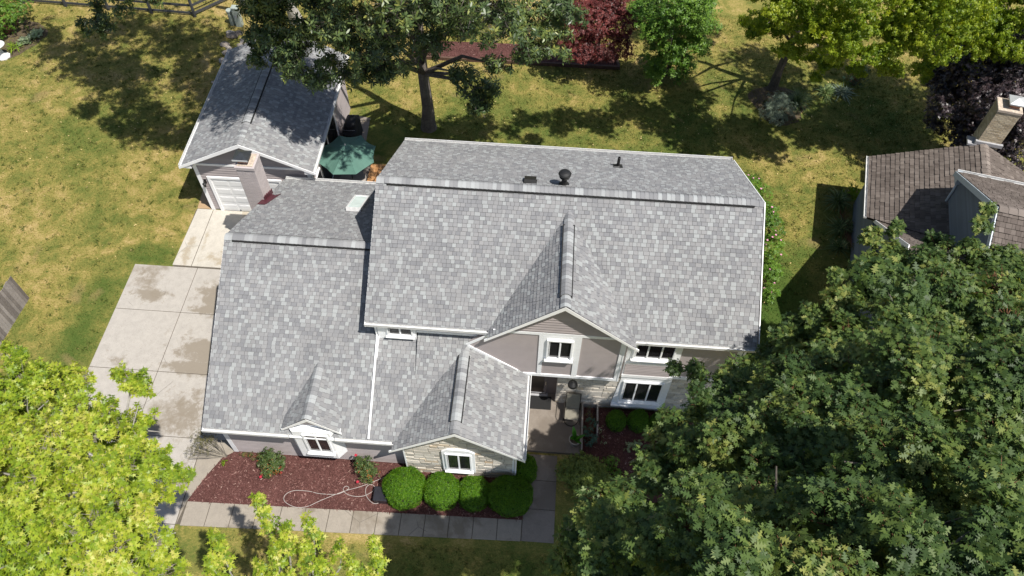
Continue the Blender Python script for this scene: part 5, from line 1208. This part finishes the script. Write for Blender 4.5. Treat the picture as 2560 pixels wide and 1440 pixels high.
t, P = loose_bush(9.9, 11.6, [(.4, .6, 1.2, .85), (.2, 1.8, 1.2, .85), (.7, -1.0, 1.0, .75), (.2, 2.6, 1.0, .7), (.8, .4, .8, .8), (.7, -2.2, .7, .6), (.3, .3, 1.8, .6), (.6, -3.2, .5, .5)], 'tall rose-of-sharon shrub with pale pink blossoms against the right end of the house', 'greenleaf', T_OVA, .10, 6, 330, 'flowering_shrub', 'shrub')
for i in random.sample(range(len(P)), 34):
    m = MB(); m.lathe(tuple(P[i]+V3(0, 0, .03)), [(.006, 0), (.05, .02), (.045, .03), (.01, .025)], 6); m.build('flower', 'pink_flower', t)
# top-left corner planting
loose_bush(-30.6, 23.6, [(0, 0, 1.1, 1.25), (-.8, .6, 1.6, 1.3), (.7, .5, 1.0, .9), (-.3, -.6, .8, .9), (.4, 1.2, 1.2, 1.1), (-1.5, 1.6, 2.0, 1.3), (-1.2, -.4, 1.4, 1.0)], 'bright green large feathery shrub in the top left corner', 'greenleaf', T_OVA, .11, 6, 150, 'large_shrub', 'shrub', lo=-.3, hi=.6)
for i, (x, y, lb) in enumerate(((-28.9, 23.55, 'white-edged hosta at the right foot of the large corner shrub'), (-29.25, 22.9, 'second white-edged hosta in front of the corner shrub, nearer the bird bath'))):
    t = thing('hosta', lb, 'hosta', (x, y, 0), 'white-edged hostas'); C_ = np.array([[x+random.uniform(-.25, .25), y+random.uniform(-.3, .3), .1] for _ in range(12)]); V, F, tn = rosettes(C_, np.tile([[0, 0, 1.]], (12, 1)), 9, .24, T_OVA, .2, .8); np_mesh('foliage', V, F, tn, 'hostaleaf', t)
loose_bush(-29.6, 22.2, [(0, 0, .2, .3)], 'low yellow-green daylily clump between the shrub and the bird bath', 'limeleaf', T_NEE, .35, 8, 60, 'daylily', 'plant')

# ================================================================== TREES
def tree(name, label, cat, base, top, r0, blobs, leafargs, bark='bark', fill=(), group=None, nl=None, fillargs=None):
    t = thing(name, label, cat, base, group); m = MB(); limbs(m, base, top, blobs, r0, nlimb=nl); m.build('trunk', bark, t, smooth=False)
    crown(t, blobs, **leafargs)
    if len(fill):
        fa = dict(leafargs); fa.update(fillargs or {}); fa['name'] = 'fill_crown'; fa['tw'] = None; crown(t, fill, **fa)
    return t
OAKB = [(11.6, 4.27, 7.5, 1.2), (13.6, 3.9, 8, 1.3), (15.01, 3.19, 8.5, 1.4), (9.97, 2.73, 7.0, 1.05), (11.3, 1.06, 9.5, 1.6), (13.07, 0.36, 10, 1.9), (8.91, 2.08, 6.2, .95), (8.98, -0.68, 9.5, 1.5), (5.50, -1.70, 9.3, 0.8), (3.5, -8.2, 16.3, 1.0), (4.6, -8.9, 16.5, 1.1), (3.2, -8.6, 15.2, .9), (9.38, -2.86, 12.5, 1.7), (10.37, -3.68, 13.5, 1.7), (6.70, -0.11, 7.2, 0.8), (6.74, -2.45, 10.5, 1.4), (5.60, -1.27, 8, 0.75), (4.65, -3.46, 10, 0.95), (5.24, -4.18, 11.5, 1.3), (6.54, -4.65, 13, 1.4), (6.97, -6.03, 15, 1.3), (7.99, -6.43, 15.5, 1.3), (3.58, -4.52, 10, 0.75), (4.1, -5.92, 12.5, 1.1), (4.97, -6.55, 14, 1.2), (5.54, -7.36, 15.5, 1.1), (6.4, -7.96, 16.5, 1.1), (7.74, -7.86, 16.5, 1.2), (2.38, -6.46, 12, 0.95), (2.0, -6.7, 13.2, .9), (3.29, -7.61, 14.5, 1.0), (2.11, -7.56, 13, 0.95), (4.19, -8.08, 15.5, 1.0), (3.72, -5.29, 9, 1.1), (3.07, -4.70, 8, 0.65), (1.97, -6.1, 9, 0.8), (11.12, 5.1, 8.5, 0.35), (11.98, 5.51, 8.5, 0.3), (13.04, 5.09, 8.5, 0.3), (9.68, 3.37, 8.5, 0.3), (13.89, 4.43, 9, 0.35), (9.2, 2.9, 7.2, 0.3), (14.92, 4.2, 9, 0.4), (14.1, 5.23, 10, 0.22), (13.73, 4.55, 10, 0.25), (8.15, 2.15, 5.7, .3), (5.52, 0.46, 7, 0.35), (4.85, 0.55, 7, 0.25)]
OAKF = [(9.5, -1.5, 7.5, 2.6), (12, 0, 6.5, 2.8), (8, -3.5, 8, 2.4), (9, -5.2, 11.5, 2.6), (6.3, -4.6, 9, 1.8), (13, 1.5, 6, 2.4), (8.2, -.4, 5.5, 1.7), (6.5, -6.3, 12, 2.0), (11, -3, 10.5, 2.4), (4.4, -5.2, 9.5, 1.3), (13.5, -3, 9, 3), (3.6, -6.5, 10.5, 1.2)]
tree('oak_tree', 'huge dark green oak with lobed leaves filling the lower right', 'tree', (9.2, -3.6, 0), (9.0, -3.6, 9), .34, OAKB,
     dict(dens=240, k=6, L=.178, T=T_OAK, mat='oakleaf', up=.35, inner=.45, lo=-.15, hi=.75, tw='twigred', tws=.35, twr=.009, shoots=1, tspread=.16, lump=1), nl=12, fill=OAKF+[(8.3, -1.2, 14.2, .75)], fillargs=dict(dens=60, L=.20, shoots=0))
MAPB = [(-13.99, -1.58, 9, 0.5), (-12.4, -3.48, 10, 1.1), (-12.04, -2.44, 9, 0.7), (-10.42, -2.31, 9, 0.55), (-9.93, -4.64, 11, 1.1), (-9.26, -4.12, 10, 0.8), (-10.63, -5.7, 11.5, 1.3), (-8.86, -6.4, 12, 1.2), (-8.5, -5.7, 10.5, 1.0), (-9.31, -7.52, 12.5, 1.2), (-7.94, -7.73, 12.5, 1.1), (-7.71, -7.09, 11, 0.9), (-13.29, -4.65, 10, 1.5), (-11.62, -6.87, 11, 1.5), (-9.87, -8.27, 12, 1.3), (-8.17, -8.5, 12.5, 1.3), (-7.56, -7.99, 11, 1)]
tree('maple_tree', 'bright yellow-green maple filling the lower left corner over the driveway', 'tree', (-11.2, -6.5, 0), (-10.6, -6.4, 10), .26, MAPB,
     dict(lump=1, dens=215, k=7, L=.125, T=T_MAP, mat='mapleleaf', up=.5, inner=.35, lo=-.25, hi=.8, tw='twigpale', tws=.4, twr=.007, shoots=2, tspread=.16), bark='barkpale')
# young tree of upright shoots at the bottom edge
yt = thing('young_tree', 'young tree with slender upright leafy shoots at the bottom edge left of centre', 'tree', (-6.0, -7.6, 0)); m = MB(); m.tube([(-6.0, -7.6, -.1), (-5.95, -7.5, 2), (-5.9, -7.3, 4.5)], [.11, .09, .07], 9, .5, jit=.05)
SHO = [(-6.3, -5.08, 8.8, 1.6), (-7.37, -5.88, 8.2, 1.5), (-4.81, -5.6, 9.0, 1.1), (-5.37, -5.72, 8.8, 1.1), (-5.72, -6.05, 8.3, 1.0), (-4.88, -6.12, 8.5, 1.0), (-6.18, -6.38, 7.7, 1.0), (-4.55, -6.3, 8.1, .9), (-4.13, -5.87, 8.1, .7), (-3.23, -5.89, 8.6, .9), (-3.75, -6.24, 8.1, .9), (-3.12, -6.25, 8.2, .8), (-5.28, -6.65, 8.0, 1.1), (-7.6, -6.3, 7.4, 1.2), (-5.6, -6.7, 8.0, 1.0), (-4.2, -6.7, 8.0, .8), (-6.7, -6.7, 7.2, .8)]
CP = []; AX = []
for (x, y, z, ln) in SHO:
    b_ = V3(x+random.uniform(-.15, .15), y-.35-random.uniform(0, .2), z-ln*1.35); tip = V3(x, y, z); j = V3(-5.92+(x+5.9)*.25, -7.3+(y+7.3)*.25, 4.6+.15*abs(x+5.9))
    m.tube([V3(-5.9, -7.3, 4.3), j, (j+b_)/2+V3(0, 0, -.1), b_, (b_+tip)/2+V3(.04, 0, 0), tip], [.05, .045, .032, .024, .014, .005], 5, .8, cap=False)
    nn = int(ln*42)
    for i in range(nn):
        q = (i+random.random())/nn; a = random.random()*6.28; r_ = .30*(1-q*.6)*random.random()**.6; c_ = b_+(tip-b_)*(.30+.70*q)+V3(math.cos(a)*r_, math.sin(a)*r_, random.uniform(-.1, .1)); CP.append(c_); AX.append(V3(math.cos(a)*.6, math.sin(a)*.6, .8))
m.build('trunk', 'barkpale', yt)
V, F, tn = rosettes(np.array(CP), np.array(AX), 5, .13, T_MAP, -.2, .7, .02); np_mesh('crown', V, F, tn, 'mapleleaf', yt)
ASHB = [(-10.42, 13.44, 9, 1.3), (-9.29, 12.61, 8.2, 1.2), (-8.08, 13.2, 9.5, 1.6), (-7.95, 13.0, 7.2, 1.0), (-10.18, 12.64, 8.5, 0.9), (-6.26, 13.06, 9, 1.6), (-6.41, 13.76, 7.5, 1.1), (-4.65, 14.01, 9.5, 1.5), (-5.99, 14.55, 6.5, 0.6), (-2.83, 14.37, 9, 1.5), (-0.98, 15.09, 8.6, 1.5), (-1.91, 14.54, 7, 0.7), (0.34, 15.24, 8, 1.1), (-2.95, 15.93, 4.5, 1.1), (-2.72, 15.31, 4, 0.8), (-3.89, 16.34, 5, 0.6), (-6.62, 12.41, 11, 1.8), (-2.39, 13.52, 11, 2.0), (-4.26, 12.01, 12.5, 2.2), (-9.16, 13.93, 11, 2.0), (-11.25, 13.2, 8, 0.6), (-11.22, 13.94, 9.5, 1.1), (0.59, 15.72, 9, 1.2), (-0.44, 14.8, 7.5, 0.8), (-9.06, 12.65, 7, 0.6), (-8.5, 12.3, 13, 1.7), (-4.65, 14.29, 8, 0.8)]
tree('shade_tree', 'large dark green tree with thick grey trunk behind the house, overhanging the garage roof', 'tree', (-5.74, 18.0, 0), (-5.65, 17.9, 10), .32, ASHB,
     dict(lump=1, dens=88, k=7, L=.20, T=T_ASH, mat='ashleaf', up=.2, inner=.35, lo=-.5, hi=.5, tw='bark', tws=.5, twr=.008, axis_up=.3, shoots=1), fill=[(-8.5, 12.3, 13, 1.7), (-10.5, 13, 13, 1.8), (-7, 11.8, 13.2, 1.7), (-11.8, 14.6, 12, 1.8), (-9.5, 11.6, 13.8, 1.4), (-9, 14.6, 12, 1.9), (-7.3, 13.6, 12.5, 1.6), (-11.5, 12.2, 13.6, 1.2), (-12.5, 16.5, 12, 1.6)], fillargs=dict(dens=170, shoots=0))  # fill: unseen boughs above the frame, added to shade the garage roof
TB2 = [(-16, 15, 12, 1.8), (-18.5, 17.0, 11.5, 1.9), (-20.6, 18.6, 11, 1.7), (-14, 20, 12, 2.5), (-17, 21, 12, 2.5), (-21, 21, 10, 1.5), (-23, 19.5, 10, 1.6), (-24.5, 21.0, 9.5, 1.2), (-19.12, 18.6, 6.3, 1.2), (-21.0, 18.9, 5.2, .9), (-22.3, 18.7, 4.6, .5), (-17.5, 17.5, 13, 1.6), (-13.5, 17.5, 12.5, 1.7), (-14.5, 13.2, 13, 1.5), (-13, 12.5, 13, 1.3), (-16.4, 13.4, 12.2, 1.1), (-18.2, 14.6, 12, 1.0)]
tree('shade_tree', 'pale-trunked tree behind the detached garage, low boughs over the far left lawn', 'tree', (-14.6, 26.2, 0), (-15.6, 24.5, 9), .30, TB2,
     dict(lump=1, dens=90, k=7, L=.20, T=T_ASH, mat='ashleaf', up=.1, inner=.3, lo=-.5, hi=.5, tw='bark', tws=.5, axis_up=.3, shoots=1), bark='barkpale', nl=6)
BIRB = [(9.95, 18.58, 7, 1.1), (10.78, 16.97, 7, 0.9), (11.89, 16.53, 8, 1.3), (13.17, 15.69, 8.5, 1.4), (14.95, 15.85, 8.5, 1.4), (17.22, 17.0, 8, 1.4), (18.82, 16.87, 8, 1.3), (14.91, 16.37, 6.5, 0.7), (12.35, 17.32, 6, 0.7), (11.8, 15.52, 10, 1.7), (15.28, 16.09, 10, 1.8), (9.57, 17.34, 9, 1.3), (10.03, 20.4, 5.5, 0.9), (16.9, 17.44, 6, 0.7), (18.74, 17.88, 6, 0.7), (12.35, 17.47, 5, 0.4), (19.25, 17.38, 9, 1.5), (17.26, 17.9, 5, 0.45), (13.84, 16.9, 6, 0.6), (14.23, 16.4, 9, 1.5), (17.54, 16.96, 9, 1.5), (10.99, 17.1, 8.5, 1.2), (20.0, 17.44, 6, 0.5), (17.3, 18, 12, 1.7), (13, 18, 12, 1.7), (6, 15.8, 11, 1.2), (8, 16.2, 11, 1.4), (9.5, 17.3, 10.5, 1.3), (4.5, 15, 12, 1.2), (20.2, 17.3, 10.5, 1.2), (22.2, 16.5, 8, 1.5), (18, 20, 11, 1.8), (21, 17, 12, 1.8), (23, 18, 10, 2), (21.6, 15.8, 9.5, 1.3), (22.5, 20.5, 10, 2), (24, 19.5, 9, 2), (20.5, 22, 10.5, 1.8), (17.5, 21, 12, 1.8)]  # later entries: unseen boughs off frame, added to shade the back lawn
bt = tree('birch_tree', 'birch with bright lime-green drooping foliage along the top right', 'tree', (12.39, 22.57, 0), (12.5, 22.0, 9), .22, BIRB,
     dict(lump=1, dens=210, k=7, L=.10, T=T_OVA, mat='birchleaf', up=.0, inner=.3, lo=-1.0, hi=.3, tw=None, axis_up=.35, shoots=3), nl=9)
PURB = [(19.81, 17.97, 6, 2), (18.94, 17.27, 4.5, 1.6), (21.09, 16.42, 4, 1.8), (20.1, 16.89, 3, 1.3), (20.81, 16.71, 6, 2.2), (19.02, 19.57, 4, 1.3), (22.0, 16.25, 2.5, 1.4), (20.0, 20.58, 6, 1.6), (19.26, 17.92, 3, 1.1), (19.81, 20.13, 5, 1.6), (21.4, 19.82, 6, 1.8), (19.28, 21.4, 4, 1.2)]
tree('purple_tree', 'dark purple-leaved tree behind the neighbouring chimney', 'tree', (21.2, 18.4, 0), (21.1, 18.2, 6), .2, PURB,
     dict(dens=360, k=6, L=.15, lump=1, T=T_MAP, mat='purpleleaf', up=.3, inner=.5, lo=-.3, hi=.5, axis_up=.6))
REDB = [(2.49, 23.06, 3.6, 1.5), (1.51, 22.53, 3.2, 1.2), (3.77, 23.07, 3.2, 1.1), (2.84, 22.67, 2.2, 1.2), (1.8, 22.25, 2.2, 0.9), (4.02, 22.71, 2, 0.8), (2.65, 23.86, 4, 1.5), (3.88, 23.63, 4, 1.1), (1.23, 23.05, 4, 1.2)]
tree('red_maple', 'crimson-leaved ornamental maple at the end of the raised mulch bed', 'tree', (2.8, 24.0, 0), (2.8, 23.9, 3), .12, REDB,
     dict(dens=330, k=6, L=.12, T=T_MAP, mat='redleaf', up=.4, inner=.5, lo=-.4, hi=.4, axis_up=.8))
RB2 = [(-7.0, 27, 3.5, 1.6), (-5.6, 27.5, 3.2, 1.4)]
tree('red_maple', 'second crimson tree glimpsed at the top edge behind the large shade tree', 'tree', (-6.4, 28, 0), (-6.4, 28, 2.8), .12, RB2,
     dict(dens=90, k=6, L=.12, T=T_MAP, mat='redleaf', up=.4, inner=.5, lo=-.4, hi=.4, axis_up=.8))
GRB = [(6.22, 21.08, 5, 1.7), (5.35, 21.76, 4, 1.2), (7.48, 22.61, 4, 1.2), (6.02, 22.03, 2.4, 1.2), (7.19, 22.26, 2.8, 1.2), (7.01, 22.64, 1.1, 1.1), (6.25, 21.54, 6, 1.6), (4.99, 22.33, 4.5, 1.1), (7.87, 22.38, 3, 0.8), (5.91, 22.25, 1.2, 0.9)]
tree('small_tree', 'soft bright green bushy tree between the crimson maple and the leaning birch', 'tree', (6.8, 23.3, 0), (6.5, 22.8, 4.5), .13, GRB,
     dict(dens=340, k=6, L=.12, lump=1, T=T_OVA, mat='greenleaf', up=.3, inner=.5, lo=-.3, hi=.4, axis_up=.9))
# trunk seen beyond the green tree and one further back tree
for (x, y, h, r_, lb) in ((9.2, 28.3, 9, .22, 'bare dark trunk at the top edge behind the green bushy tree'),):
    t = thing('background_tree', lb, 'tree', (x, y, 0)); m = MB(); m.tube([(x, y, -.1), (x, y, h*.5), (x+.2, y, h)], [r_*1.3, r_, r_*.7], 10, .3, jit=.05); m.build('trunk', 'bark', t)
    crown(t, [(x, y-2, h+1, 3), (x+3, y-4, h+2, 2.8), (x-3, y-3, h+2, 2.6)], 60, 6, .2, T_OVA, 'ashleaf', name='crown')
print('OBJECTS', len(bpy.data.objects), 'faces', sum(len(o.data.polygons) for o in bpy.data.objects if o.type == 'MESH'))
